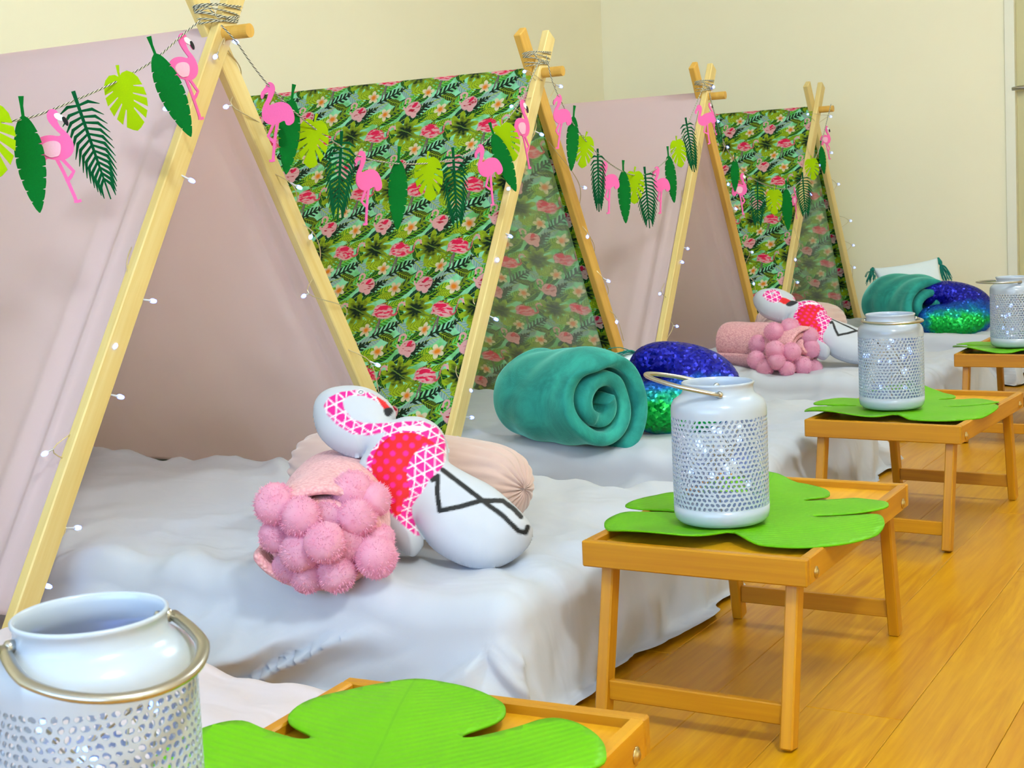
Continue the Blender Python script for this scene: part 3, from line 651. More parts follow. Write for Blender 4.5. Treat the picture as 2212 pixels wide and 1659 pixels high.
# ------------------------------------------------------------------ fairy lights
bulb_me = lathe_me([(0, 0), (.0016, 0), (.0017, .012), (.0022, .014), (.0034, .017), (.0036, .021), (.0028, .0255), (0, .0275)], 10, 'bulb')
tip_me = lathe_me([(0, .0145), (.0026, .0150), (.0040, .018), (.0042, .0215), (.0030, .0262), (0, .0283)], 10, 'bulb_tip')
BP = {1: [[(505, 88), (466, 121), (357, 235), (410, 388), (330, 650), (250, 745), (250, 855), (95, 981), (170, 1140), (99, 1265)], [(487, 231), (643, 403), (672, 510), (655, 640), (813, 787)]],
      2: [[(1132, 155), (1104, 230), (1163, 287), (1098, 408), (1100, 509), (1075, 560), (1062, 685), (1013, 842), (1020, 902)], [(1212, 187), (1262, 405), (1269, 510), (1312, 606), (1332, 694)]],
      3: [[(1541, 187), (1485, 537), (1472, 565), (1425, 635), (1463, 705)], [(1551, 262), (1572, 318), (1573, 397), (1588, 450), (1625, 545), (1628, 612)]],
      4: [[(1745, 247), (1772, 357), (1750, 419), (1718, 560), (1723, 610)], [(1795, 252), (1797, 330), (1812, 398), (1838, 477), (1844, 530), (1846, 578)]]}
for ti, runs in BP.items():
    x, y, rz = TENTS[ti]
    lab = {1: 'blue-white fairy lights wound round the front poles of the nearest pink tent', 2: 'blue-white fairy lights wound round the front poles of the middle tropical print tent',
           3: 'blue-white fairy lights wound round the front poles of the farther pink tent', 4: 'blue-white fairy lights wound round the front poles of the farthest tropical tent'}[ti]
    t = thing('fairy_lights', lab, 'fairy lights', (x-.07, y, 0), 0, 'fairy lights on the tents'); inv = Matrix.Translation(-t.location)
    for s, run in zip((-1, 1), runs):
        xc = x-.065 if s < 0 else x-.0845
        bl = [at(px_, py_, 0, xc+.02) for px_, py_ in run]; zs = [b.z for b in bl]
        # wire: winds round its pole and visits the foot of each bulb
        W = []; base = []
        ztop, zbot = HR-.02, min(zs)-.06
        for b in bl:
            yc = y+s*LEAN*(HR-b.z); off = b.y-yc
            if abs(off) < .03: base.append(Vector((xc+.0135, yc+off+(.014 if off < 0 else -.014), b.z+.008)))
            else: base.append(Vector((b.x-.004, yc+math.copysign(max(abs(off)-.022, .024), off), b.z+.004)))
        order = sorted(range(len(bl)), key=lambda q: -zs[q]); z = ztop
        W.append(Vector((xc+.0125, y+s*LEAN*.02, ztop)))
        ang = 0.
        for q in order:
            tgt = base[q]; z0 = W[-1].z; nst = max(1, int((z0-tgt.z)/.045))
            if z0-tgt.z > .05:
                for k in range(1, nst+1):
                    zz = z0+(tgt.z-z0)*k/(nst+1); yc = y+s*LEAN*(HR-zz); ang += 1.25
                    W.append(Vector((xc+.0155*math.cos(ang)*1.0, yc+.029*math.sin(ang), zz)))
            W.append(tgt.copy()); ang = .3
        W.append(Vector((xc+.0125, y+s*LEAN*(HR-zbot), max(zbot, .02))))
        obj('wire', tube_me(smooth_line(W, 6), .0011, 5), M['wire'], t, inv)
        for b, p0 in zip(bl, base):
            dv = (b-p0); dv = dv.normalized() if dv.length > .004 else Vector((.5, -.7, .1)).normalized()
            m = inv @ frame(p0, p0+dv*.0001, Vector((0, .3, 1)) if abs(dv.z) < .9 else Vector((1, 0, 0)))
            o = obj('bulb', bulb_me, M['clear'], t, m, True); obj('bulb_tip', tip_me, M['led_tip'], o, None, True)

# ================================================================== BEDS
ZT = .155
BEDS = [(-2.88, -.905, .44, 1.205), (-2.88, -.90, 1.515, 2.285), (-2.88, -.93, 2.565, 3.34), (-2.88, -.93, 3.80, 4.58), (-2.88, -.95, 4.86, 5.62)]
def bed_height(i, x, y):
    x0, x1, y0, y1 = BEDS[i]
    return ZT+.010*(fbm(x*3.1+i*5, y*3.3+2, 31+i, 2)-.5)+.006*(fbm(x*11, y*9, 41+i, 3)-.5)
def sheet_me(i, slant=1.9, amp=.042, drop_foot=None):
    x0, x1, y0, y1 = BEDS[i]; r = .045
    ax0, ax1, ay0, ay1 = x0+r, x1-r, y0+r, y1-r
    dn = ZT+.05; df = ZT+.055 if drop_foot is None else drop_foot
    s = np.concatenate([np.linspace(ax0-.10, -1.9, 60), np.linspace(-1.885, ax1+df, 130)]); t = np.linspace(ay0-dn, ay1+dn, 150)
    S_, T_ = np.meshgrid(s, t, indexing='ij')
    bx = np.clip(S_, ax0, ax1); by = np.clip(T_, ay0, ay1); ox = S_-bx; oy = T_-by; e = np.hypot(ox, oy)
    e = np.minimum(e, np.where((ox != 0) & (oy != 0), dn*.98, 9.))   # corners gathered under
    e_ = np.hypot(ox, oy); ux = np.where(e_ > 0, ox/np.maximum(e_, 1e-6), 0); uy = np.where(e_ > 0, oy/np.maximum(e_, 1e-6), 0)
    q = bx*1.0-by*1.0*np.sign(ux*0+1)*0+np.where(np.abs(ux) > .01, by, 0)+np.arctan2(np.abs(uy), np.abs(ux)+1e-9)*.12
    eb = r*PI/2
    a = np.clip(e/r, 0, PI/2); rest = np.maximum(e-eb, 0)
    q2 = q+slant*rest*np.where(np.abs(uy) > .5, 1, .4)
    fold = fbm(q2*5.2+i*3.3, rest*2+i, 51+i, 2)-.5
    rid = 1-np.abs(2*fbm(q2*9.+i*2.1, rest*3.+5, 61+i, 3)-1)*1.6
    flare = np.clip(.24+.9*fold, .04, .7)
    out = r*np.sin(a)+rest*flare; dz = r*(1-np.cos(a))+rest*np.sqrt(1-flare**2)
    tf = (q2*4.3+1.3*fbm(q2*2.3, rest*1.5, 91+i, 2)+i*.37) % 1.; saw = np.exp(-tf*5.5)*sstep(0, .06, tf)
    out = out+.045*saw*sstep(.0, .06, rest)*np.abs(uy)+amp*sstep(.0, .09, rest)*(np.clip(rid, -.3, 1)*.7+fold*.9)*(.55+.45*np.abs(uy))
    zt = ZT+.010*(fbm(bx*3.1+i*5, by*3.3+2, 31+i, 2)-.5)+.006*(fbm(bx*11, by*9, 41+i, 3)-.5)
    # creases on the top, stronger towards the edges
    ed = np.minimum(np.minimum(by-ay0, ay1-by), ax1-bx); wgt = np.exp(-np.maximum(ed, 0)/.12)
    cr = 1-np.abs(2*fbm((bx*.8+by*.9)*7+i, (bx*.9-by*.8)*3.2, 71+i, 3)-1)*1.9
    zt = zt+np.clip(cr, -.4, 1)*(.006+.012*wgt)
    Z = zt-dz; under = np.maximum(.004-Z, 0)
    lay = .004+.004*fbm(q*30, rest*20, 81, 2)+.01*np.clip(rid, 0, 1)*sstep(0, .04, under)
    Z = np.where(under > 0, lay, Z); out = out+under*.75
    me = grid_me(bx+ux*out, by+uy*out, Z, 'sheet')
    return me
BL = ['low floor mattress under a pale pink sheet, beside the nearest tray table', 'low floor mattress with rumpled white sheet, carrying the nearest flamingo pillow and pompom blanket', 'low floor mattress with white sheet at the middle tropical tent, carrying a teal blanket',
      'low floor mattress with white sheet before the farther pink tent, carrying a flamingo pillow', 'low floor mattress with white sheet by the far wall, carrying a rolled teal blanket']
for i, (x0, x1, y0, y1) in enumerate(BEDS):
    t = thing('floor_bed', BL[i], 'bed', ((x0+x1)/2, (y0+y1)/2, 0), 0, 'floor beds in a row'); inv = Matrix.Translation(-t.location)
    obj('mattress', box_me(x1-x0-.03, y1-y0-.03, ZT-.022, .03, 3, c=(0, 0, (ZT-.022)/2+.002)), M['mattress'], t)
    o = obj('sheet', sheet_me(i), M['sheet_pink'] if i == 0 else M['sheet'], t, inv)

# ================================================================== TRAY TABLES
TW, TD, TH_, RH = .3003, .4788, .2347, .034
TRAYS = [(-.758, .548, .071), (-.831, 1.579, .003), (-.873, 2.608, -.053), (-.844, 3.753, -.004)]
TLAB = ['folding bamboo tray table carrying a monstera mat, at the foot of the pale pink bed', 'folding bamboo tray table at the foot of the bed with the nearest flamingo pillow',
        'folding bamboo tray table at the foot of the middle bed with the teal blanket', 'folding bamboo tray table farthest down the row, at the foot of the third white bed']
def make_tray():
    t = thing('tray_table', TLAB[0], 'table', group='folding bamboo tray tables')
    zb = TH_-RH; th = .013
    obj('tray_base', box_me(TW-.01, TD-.01, .006, .001, c=(0, 0, 0)), M['bamboo_y'], t, Matrix.Translation((TW/2, TD/2, TH_-.013)))
    for a, b in (((0, th/2, TH_-RH/2), (TW, th/2, TH_-RH/2)), ((0, TD-th/2, TH_-RH/2), (TW, TD-th/2, TH_-RH/2))):
        beam('rail', a, b, th, RH, M['bamboo'], t, .0018, Vector((0, 1, 0)))
    for x in (th/2, TW-th/2):
        beam('rail', (x, th, TH_-RH/2), (x, TD-th, TH_-RH/2), th, RH, M['bamboo'], t, .0018)
    for ye, s in ((0, 1), (TD, -1)):
        for x in (.026, TW-.026):
            foot = Vector((x, ye+s*-.008, .0)); piv = Vector((x, ye+s*.035, TH_-.024))
            d = (piv-foot).normalized()
            beam('leg', foot+Vector((0, 0, .002)), piv+d*.006, .0165, .024, M['bamboo'], t, .002)
            xo = x-.0262 if x < .1 else x+.0262
            obj('bolt', lathe_me([(0, .0035), (.003, .0035), (.004, .0028), (.0046, .0015), (.0072, .0012), (.0075, 0), (0, 0)], 16), M['brass'], t,
                Matrix.Translation((0 if x < .1 else TW, ye+s*.035, TH_-.023)) @ Matrix.Rotation(PI/2 if x > .1 else -PI/2, 4, 'Y'), True)
        z = .042; yy = ye+s*(-.008+.043*(z/(TH_-.024)))
        beam('crossbar', (.0335, yy, z), (TW-.0335, yy, z), .011, .026, M['bamboo'], t, .0015, Vector((0, 1, 0)))
    return t
tr0 = make_tray()
for i, (x, y, rz) in enumerate(TRAYS):
    o = tr0 if i == 0 else copy_tree(tr0)
    o.location = (x, y, 0); o.rotation_euler = (0, 0, rz); o['label'] = TLAB[i]

# ------------------------------------------------------------------ monstera place mats
def mat_me(seed, lift):
    R0 = []
    half = [(0, .224), (.03, .213), (.06, .193), (.085, .162), (.094, .13), (.088, .106), (.064, .080), (.072, .073), (.105, .092), (.13, .108), (.152, .098), (.172, .07), (.182, .04), (.178, .012), (.14, -.004), (.092, -.018), (.096, -.027), (.14, -.018), (.172, -.022),
            (.184, -.06), (.182, -.095), (.168, -.13), (.142, -.162), (.105, -.184), (.07, -.188), (.034, -.178), (.012, -.155), (0, -.14)]
    P = half+[(-x, y) for x, y in half[::-1][1:-1]]
    P = smooth_poly(P, 4)
    bm = bmesh.new(); vs = [bm.verts.new((x, y, 0)) for x, y in P]; f = bm.faces.new(vs)
    # cut into a grid so that it can bend
    for ax, rng_ in ((0, np.arange(-.2, .21, .012)), (1, np.arange(-.18, .225, .012))):
        for c in rng_:
            n = (1, 0, 0) if ax == 0 else (0, 1, 0); co = (c+.0003, 0, 0) if ax == 0 else (0, c+.0003, 0)
            bmesh.ops.bisect_plane(bm, geom=list(bm.verts)+list(bm.edges)+list(bm.faces), plane_co=co, plane_no=n)
    for v in bm.verts:
        x, y = v.co.x, v.co.y; rr = math.hypot(x, y)
        v.co.z = .004+.010*lift*max(0, (rr-.10)/.1)**2*math.sin(3.2*math.atan2(y, x)+seed)-.0012*math.exp(-(x/.004)**2)+(.004*math.exp(-(x/.03)**2)*max(0, (abs(y)-.06)/.1))
        lim = -.0025
        v.co.z = max(v.co.z, .002)
    me = bm_mesh(bm, 'placemat'); me.polygons.foreach_set('use_smooth', [True]*len(me.polygons)); return me
MATS = [(-.635, .838, 24.5, 0., .6), (-.683, 1.80, 11, 1.5, 1.), (-.735, 2.815, 9, 2.2, 1.), (-.70, 3.97, 8, 3.0, 1.)]
MLAB = ['green monstera leaf placemat spread wide on the tray table by the pale pink bed', 'green monstera leaf placemat under the white lantern beside the nearest flamingo pillow', 'green monstera leaf placemat on the tray table before the middle bed', 'green monstera leaf placemat on the farthest tray table']
for i, (lx, ly, rz, sd, lf) in enumerate(MATS):
    o = obj('monstera_placemat', mat_me(sd, lf), M['foam_green'])
    o.location = (lx, ly, TH_-.0005); o.rotation_euler = (0, 0, math.radians(rz))
    md = o.modifiers.new('thickness', 'SOLIDIFY'); md.thickness = .0022; md.offset = 1
    tag(o, MLAB[i], 'placemat', 'monstera leaf placemats')

# ------------------------------------------------------------------ lanterns
LD = .126
def lantern_parts():
    R = LD/2; zp0, zp1 = .024, .143; H = LD*1.47
    base = [(0, .0), (R*.80, .0), (R*.90, .002), (R*.975, .007), (R, .014), (R, zp0)]
    top = [(R, zp1), (R, .150), (R*.985, .157), (R*.93, .163), (R*.83, .1675), (R*.775, .170), (R*.745, .1735), (R*.735, .178), (R*.735, H-.004), (R*.755, H-.002), (R*.76, H), (R*.735, H+.0012), (R*.715, H), (R*.70, H-.004), (R*.70, .174), (R*.76, .166), (R*.95, .156), (R*.97, .150), (R*.97, zp1)]
    b = lathe_me(base+[(R*.97, zp0), (R*.97, .015), (R*.85, .006), (0, .006)], 72)
    tp = lathe_me(top, 72)
    # pierced band: each cell a quad ring round an oval hole
    nc, nr = 56, 20; v = []; f = []; K = 8
    def P(a, z, r=R): return (r*math.cos(a), r*math.sin(a), z)
    rn = random.Random(3)
    da = 2*PI/nc; dz = (zp1-zp0)/nr
    for r in range(nr):
        for c in range(nc):
            a0 = (c+(.5 if r % 2 else 0))*da; z0 = zp0+r*dz; o = len(v)
            ac, zc = a0+da/2, z0+dz/2
            th = .9*math.sin(c*2*PI/7+.4*r)+.5*math.cos(r*2*PI/6); big = .44; sm = .31
            sq = [(1, 0), (1, 1), (0, 1), (-1, 1), (-1, 0), (-1, -1), (0, -1), (1, -1)]
            for k in range(K):
                v.append(P(ac+sq[k][0]*da/2, zc+sq[k][1]*dz/2))
            for k in range(K):
                q = 2*PI*k/K; ex = big*math.cos(q); ey = sm*math.sin(q)
                hx = ex*math.cos(th)-ey*math.sin(th); hy = ex*math.sin(th)+ey*math.cos(th)
                v.append(P(ac+hx*dz*1.15/R, zc+hy*dz*1.15))
            for k in range(K):
                l = (k+1) % K; f.append((o+k, o+l, o+K+l, o+K+k))
    return b, tp, mesh('pierced_band', v, f), H, R
LB, LT, LBAND, LH, LR = lantern_parts()
def make_lantern(loc, yaw, tilt, label, seed):
    t = thing('lantern', label, 'lantern', loc, yaw, 'white pierced metal lanterns')
    obj('base', LB, M['lantern'], t, None, True); obj('neck', LT, M['lantern'], t, None, True)
    o = obj('pierced_band', LBAND, M['lantern'], t); md = o.modifiers.new('thickness', 'SOLIDIFY'); md.thickness = .0012; md.offset = -1
    zr = LH-.011
    hr = LR*.735+.0065
    for s in (-1, 1):
        obj('rivet', lathe_me([(0, .006), (.003, .006), (.0046, .0045), (.0046, 0), (0, 0)], 14), M['chrome'], t, Matrix.Translation((s*(LR*.735), 0, zr)) @ Matrix.Rotation(s*PI/2, 4, 'Y'), True)
        obj('rivet', lathe_me([(0, .003), (.003, .003), (.0042, .002), (.0042, 0), (0, 0)], 14), M['chrome'], t, Matrix.Translation((s*(LR*.70), 0, zr)) @ Matrix.Rotation(-s*PI/2, 4, 'Y'), True)
    pts = []
    for k in range(41):
        a = PI*k/40; wd = hr+(.060-hr)*min(1, math.sin(a)*2.2); pts.append((wd*math.cos(a), -.096*math.sin(a)**.85, 0))
    h = obj('handle', tube_me(pts, .0042, 12, 'handle', flat=.7), M['chrome'], t, Matrix.Translation((0, 0, zr)) @ Matrix.Rotation(tilt, 4, 'X'), True)
    rn = random.Random(seed); q = []
    for k in range(14):
        a = rn.uniform(0, 2*PI); z = .03+.1*rn.random(); rr = LR*rn.uniform(.45, .85); p = Vector((rr*math.cos(a), rr*math.sin(a), z)); q.append(p)
    obj('led_wire', tube_me(smooth_line([Vector((0, 0, .007))]+q, 5), .0008, 4), M['wire'], t)
    lm = lathe_me([(0, -.003), (.0026, -.002), (.0034, .001), (.0024, .0045), (0, .0055)], 8)
    for p in q: obj('led_bulb', lm, M['led'], t, Matrix.Translation(p), True)
    return t
zl = TH_+.0072
LANT = [((-.662, .600, zl), math.radians(64), math.radians(9), 'white pierced lantern with bail handle folded forward, beside the wide spread monstera mat', 1),
        (tuple(at(1560, 1123, 2, zl))[:2]+(zl,), math.radians(-66), math.radians(-14), 'white pierced lantern with raised handle on the tray beside the nearest flamingo pillow', 2),
        (tuple(at(1927, 879, 2, zl))[:2]+(zl,), math.radians(22), math.radians(0), 'white pierced lantern with level handle on the tray before the middle bed', 3),
        (tuple(at(2193, 747, 2, zl))[:2]+(zl,), math.radians(-62), math.radians(0), 'white pierced lantern on the farthest tray table', 4)]
for L in LANT: make_lantern(*L)

# ================================================================== THINGS ON THE BEDS
def inside(P, X, Y):
    r = np.zeros(X.shape, bool); n = len(P)
    for i in range(n):
        x1, y1 = P[i]; x2, y2 = P[(i+1) % n]
        if y1 == y2: continue
        c = ((y1 > Y) != (y2 > Y)) & (X < (x2-x1)*(Y-y1)/(y2-y1)+x1); r ^= c
    return r
def dist_line(pts, X, Y, closed=False):
    d = np.full(X.shape, 1e9); n = len(pts)
    for i in range(n if closed else n-1):
        ax, ay = pts[i]; bx, by = pts[(i+1) % n]; vx, vy = bx-ax, by-ay; L = vx*vx+vy*vy+1e-12
        t = np.clip(((X-ax)*vx+(Y-ay)*vy)/L, 0, 1); d = np.minimum(d, np.hypot(X-ax-t*vx, Y-ay-t*vy))
    return d
FP_OUT = [(1110, 362), (1122, 310), (1100, 255), (1050, 205), (980, 160), (900, 135), (800, 130), (700, 145), (620, 180), (575, 230), (562, 290), (575, 370), (600, 440), (650, 500), (720, 545), (820, 588), (880, 590), (915, 575), (885, 625), (862, 690), (880, 765), (930, 835), (985, 940), (1040, 1080), (1110, 1180), (1180, 1240), (1250, 1255), (1310, 1182), (1288, 1115), (1258, 1050), (1290, 1095), (1350, 1185), (1430, 1250), (1550, 1310), (1680, 1345), (1800, 1338), (1920, 1285), (2020, 1200), (2055, 1110), (2030, 1040), (1950, 950), (1800, 820), (1650, 740), (1510, 660), (1476, 605), (1482, 540), (1452, 450), (1402, 385), (1300, 342), (1190, 342)]
def pillow_print(X, Y, variant=0):
    """colours of the printed flamingo at drawing positions X, Y"""
    C = np.empty(X.shape+(3,)); C[:] = lin((196, 199, 206))[:3]
    pink = [(628, 240), (660, 185), (740, 148), (850, 133), (950, 155), (1040, 210), (1075, 250), (1040, 262), (1000, 215), (900, 172), (800, 172), (757, 210), (768, 262), (820, 330), (900, 360), (1000, 362), (1110, 357), (1200, 348), (1300, 345), (1400, 388), (1450, 450), (1468, 540), (1460, 610), (1435, 665), (1380, 720), (1340, 765), (1300, 835), (1255, 890), (1230, 930), (1235, 990), (1260, 1060), (1285, 1125), (1262, 1128), (1200, 1080), (1110, 1000), (1040, 930), (1000, 840), (950, 760), (920, 680), (925, 600), (960, 540), (1010, 480), (1060, 422), (1040, 420), (940, 445), (820, 432), (720, 372), (650, 300)]
    if variant: pink = [(620, 240), (650, 190), (720, 155), (800, 150), (850, 200), (860, 280), (840, 330), (800, 360), (740, 370), (690, 350), (640, 310)]+[(640, 300)] 
    mg = lin((226, 6, 138))[:3]; wh = lin((250, 246, 250))[:3]
    m = inside(pink, X, Y)
    if variant:
        body = [(1030, 270), (1100, 240), (1110, 357), (1200, 348), (1300, 345), (1400, 388), (1450, 450), (1468, 540), (1460, 610), (1435, 665), (1380, 720), (1340, 765), (1300, 835), (1255, 890), (1230, 930), (1235, 990), (1260, 1060), (1285, 1125), (1200, 1080), (1110, 1000), (1040, 930), (1000, 840), (950, 760), (920, 680), (925, 600), (960, 540), (1010, 480), (1040, 420), (1060, 340)]
        m |= inside(body, X, Y)
    C[m] = mg
    ln = np.zeros(X.shape, bool)
    for a in (8, 68, 128):
        r = math.radians(a); q = X*math.cos(r)+Y*math.sin(r)+9*np.sin(Y/70.); ln |= np.abs((q+20) % 66-33) < 3.5
    C[m & ln] = wh
    C[(((X-1240)/105)**2+((Y-396)/17)**2) < 1] = wh
    wing = smooth_poly([(955, 640), (975, 570), (1020, 500), (1100, 440), (1180, 425), (1260, 430), (1340, 465), (1390, 505), (1330, 510), (1270, 545), (1220, 610), (1195, 690), (1205, 770), (1215, 850), (1185, 885), (1165, 910), (1160, 970), (1120, 992), (1080, 940), (1040, 870), (1000, 790), (965, 720)], 3)
    wm = inside(wing, X, Y); C[wm] = lin((214, 0, 12))[:3]
    gy = np.floor(Y/54.); gx = X-(gy % 2)*44; dd = np.hypot((gx % 88)-44, (Y % 54)-27); C[wm & (dd < 19)] = mg
    if not variant:
        C[inside([(985, 172), (1050, 215), (1085, 255), (1040, 264), (1003, 212)], X, Y)] = lin((214, 0, 12))[:3]
        C[inside(smooth_poly([(1038, 264), (1087, 254), (1104, 282), (1072, 316), (1046, 302)], 3), X, Y)] = lin((16, 18, 24))[:3]
        ex, ey = 882, 148
    else:
        C[inside([(790, 350), (850, 290), (905, 305), (960, 345), (880, 400), (840, 395)], X, Y)] = lin((214, 0, 12))[:3]
        C[inside(smooth_poly([(960, 345), (1060, 355), (1010, 400), (930, 430), (875, 402)], 3), X, Y)] = lin((16, 18, 24))[:3]
        ex, ey = 740, 220
    e = np.hypot(X-ex, (Y-ey)*1.5); C[e < 26] = wh; C[e < 19] = lin((90, 110, 115))[:3]; C[e < 9] = wh
    for pl in ([(1440, 680), (1600, 800), (1720, 895), (1850, 990), (1960, 1098), (2008, 1108), (2022, 1070)], [(1372, 748), (1408, 722), (1403, 830), (1420, 958), (1560, 930), (1700, 890), (1850, 890), (1930, 950), (1975, 1000)]):
        C[dist_line(pl, X, Y) < 17] = lin((4, 5, 9))[:3]
    return C
FC = Vector(at(1000, 1215, 2, ZT+.012))                      # where the pillow's foot meets the bed
fh = Vector((cF.x, cF.y, 0)).normalized(); rh = Vector((cR.x, cR.y, 0)).normalized()
inc = math.radians(50)
PU = rh; PV = fh*math.cos(inc)+Vector((0, 0, 1))*math.sin(inc); PN = PU.cross(PV)      # pillow plane: right, up, outwards
def zpx(x, y): return (500+x/3.16, 800+y/3.16)
def to_plane(x, y):
    P = atp(*zpx(x, y), FC, PN)-FC; return P.dot(PU), P.dot(PV)
def pillow_me(variant):
    out2 = [to_plane(*q) for q in smooth_poly(FP_OUT, 3)]
    A = np.array(out2); lo = A.min(0)-.004; hi = A.max(0)+.004; h = .0017
    nx, ny = int((hi[0]-lo[0])/h)+2, int((hi[1]-lo[1])/h)+2
    gx = lo[0]+h*np.arange(nx); gy = lo[1]+h*np.arange(ny); X, Y = np.meshgrid(gx, gy, indexing='ij')
    ins = inside(out2, X, Y); d = dist_line(out2, X, Y, True)
    Hh = np.zeros_like(X); R = .052
    t = np.clip(d/R, 0, 1); Hh = np.sqrt(np.clip(1-(1-t)**2, 0, 1))*.043
    Hh *= 1+.05*(fbm(X*30, Y*30, 5, 2)-.5)*2
    Hh[~ins] = 0
    keep = ins | (d < h*1.2)
    colr = 0
    for ox, oy in ((-.33, -.33), (.33, -.33), (-.33, .33), (.33, .33), (0, 0)):    # drawing position of each point of the cover
        x_, y_ = X+ox*h, Y+oy*h
        W3 = [FC[c]-CAM[c]+PU[c]*x_+PV[c]*y_+PN[c]*Hh for c in range(3)]
        dot = lambda a: W3[0]*a.x+W3[1]*a.y+W3[2]*a.z
        zz = dot(cF); U_ = (1106+FPX*dot(cR)/zz-500)*3.16; V_ = (830+SY-FPX*dot(cU)/zz-800)*3.16
        colr = colr+pillow_print(U_, V_, variant)/5
    idx = -np.ones(X.shape, int); k = np.flatnonzero(keep.ravel()); idx.ravel()[k] = np.arange(len(k)); n0 = len(k)
    top = np.stack([X.ravel()[k], Y.ravel()[k], Hh.ravel()[k]], 1); bot = top.copy(); bot[:, 2] = -top[:, 2]*.9-.0004
    q = np.stack([idx[:-1, :-1], idx[1:, :-1], idx[1:, 1:], idx[:-1, 1:]], -1).reshape(-1, 4); q = q[(q >= 0).all(1)]
    # rim
    ed = {}
    for a in q:
        for i in range(4):
            e = (a[i], a[(i+1) % 4]); 
            if (e[1], e[0]) in ed: del ed[(e[1], e[0])]
            else: ed[e] = 1
    rim = [(e[1], e[0], e[0]+n0, e[1]+n0) for e in ed]
    F_ = np.concatenate([q, q[:, ::-1]+n0, np.array(rim)]); V3 = np.concatenate([top, bot])
    me = bpy.data.meshes.new('pillow'); me.vertices.add(len(V3)); me.vertices.foreach_set('co', V3.astype(np.float32).ravel())
    me.loops.add(F_.size); me.loops.foreach_set('vertex_index', F_.astype(np.int32).ravel()); me.polygons.add(len(F_)); me.polygons.foreach_set('loop_start', np.arange(0, F_.size, 4, dtype=np.int32))
    me.polygons.foreach_set('use_smooth', np.ones(len(F_), bool)); me.update(calc_edges=True)
    at_ = me.color_attributes.new('print', 'FLOAT_COLOR', 'POINT'); cc = np.ones((len(V3), 4)); cc[:n0, :3] = colr.reshape(-1, 3)[k]; cc[n0:, :3] = lin((196, 199, 206))[:3]
    # the print stops short of the seam
    at_.data.foreach_set('color', cc.astype(np.float32).ravel())
    return me
mP = Matrix((PU, PV, PN)).transposed().to_4x4(); mP.translation = FC
o = obj('flamingo_pillow', pillow_me(0), M['print'], None, mP)
tag(o, 'flamingo shaped pillow slumped beside the pompom blanket, face printed on its curled head', 'pillow', 'flamingo shaped pillows')
# ---- bolster with gathered ends
def bolster_me(L, R):
    n = 96; prof = [(0, -.004), (.006, -.002), (.014, -.006), (R*.35, 0), (R*.62, .008), (R*.80, .028), (R*.91, .06), (R*.98, .11), (R*1.02, L/2)]
    prof = prof+[(r, L-z) for r, z in prof[::-1][1:]]
    v = []; f = []; m = len(prof)
    for i in range(n):
        a = 2*PI*i/n
        for j, (r, z) in enumerate(prof):
            e = 1-min(1, min(z+.004, L-z+.004)/.26); tw = .9*e
            p = 1+.10*e*(abs(math.sin(9*(a+tw)))-.5)*(1 if r > .02 else 0)
            v.append((r*p*math.cos(a), r*p*math.sin(a)*.86, z+.006*e*abs(math.sin(9*a))))
    for i in range(n):
        j = (i+1) % n
        for k in range(m-1): f.append((i*m+k, j*m+k, j*m+k+1, i*m+k+1))
    return mesh('bolster', v, f)
def put_bolster(a, b, R, label):
    a, b = Vector(a), Vector(b); me = bolster_me((b-a).length, R); z = (b-a).normalized(); y = Vector((0, 0, 1))-z*z.z; y.normalize(); x = y.cross(z)
    m = Matrix((x, y, z)).transposed().to_4x4(); m.translation = a
    o = obj('velvet_bolster', me, M['velvet'], None, m, True); sb = o.modifiers.new('sub', 'SUBSURF'); sb.levels = 1; sb.render_levels = 2
    return tag(o, label, 'cushion', 'blush velvet bolsters')
bz = ZT+.078
eb1 = at(1122, 1050, 2, bz)
put_bolster((-1.545, 1.905, bz+.005), (eb1.x, eb1.y, bz-.004), .085, 'blush velvet bolster with gathered ends behind the nearest flamingo pillow')
# ---- pompom blankets
def fuzz_me(seed, r=.0255, sub=3):
    bm = bmesh.new(); bmesh.ops.create_icosphere(bm, subdivisions=sub, radius=1.); rn = random.Random(seed)
    for v in bm.verts:
        d = v.co.normalized(); k = 1+.04*math.sin(3*d.x+seed)*math.sin(2.5*d.y+2)+.03*math.sin(5*d.z+seed*2)
        v.co = d*r*k*(1+rn.uniform(-.03, .03))
    for q in range(1500):                                      # yarn ends
        d = Vector((rn.gauss(0, 1), rn.gauss(0, 1), rn.gauss(0, 1))).normalized(); e = Vector((rn.gauss(0, 1), rn.gauss(0, 1), rn.gauss(0, 1))); s_ = d.cross(e).normalized()*.0007
        b0 = d*r*.97; tip = d*r*rn.uniform(1.03, 1.13)+e*.0012
        bm.faces.new([bm.verts.new(b0-s_), bm.verts.new(b0+s_), bm.verts.new(tip)])
    return bm_mesh(bm, 'pompom')
PM = [fuzz_me(s) for s in (1, 2, 3)]
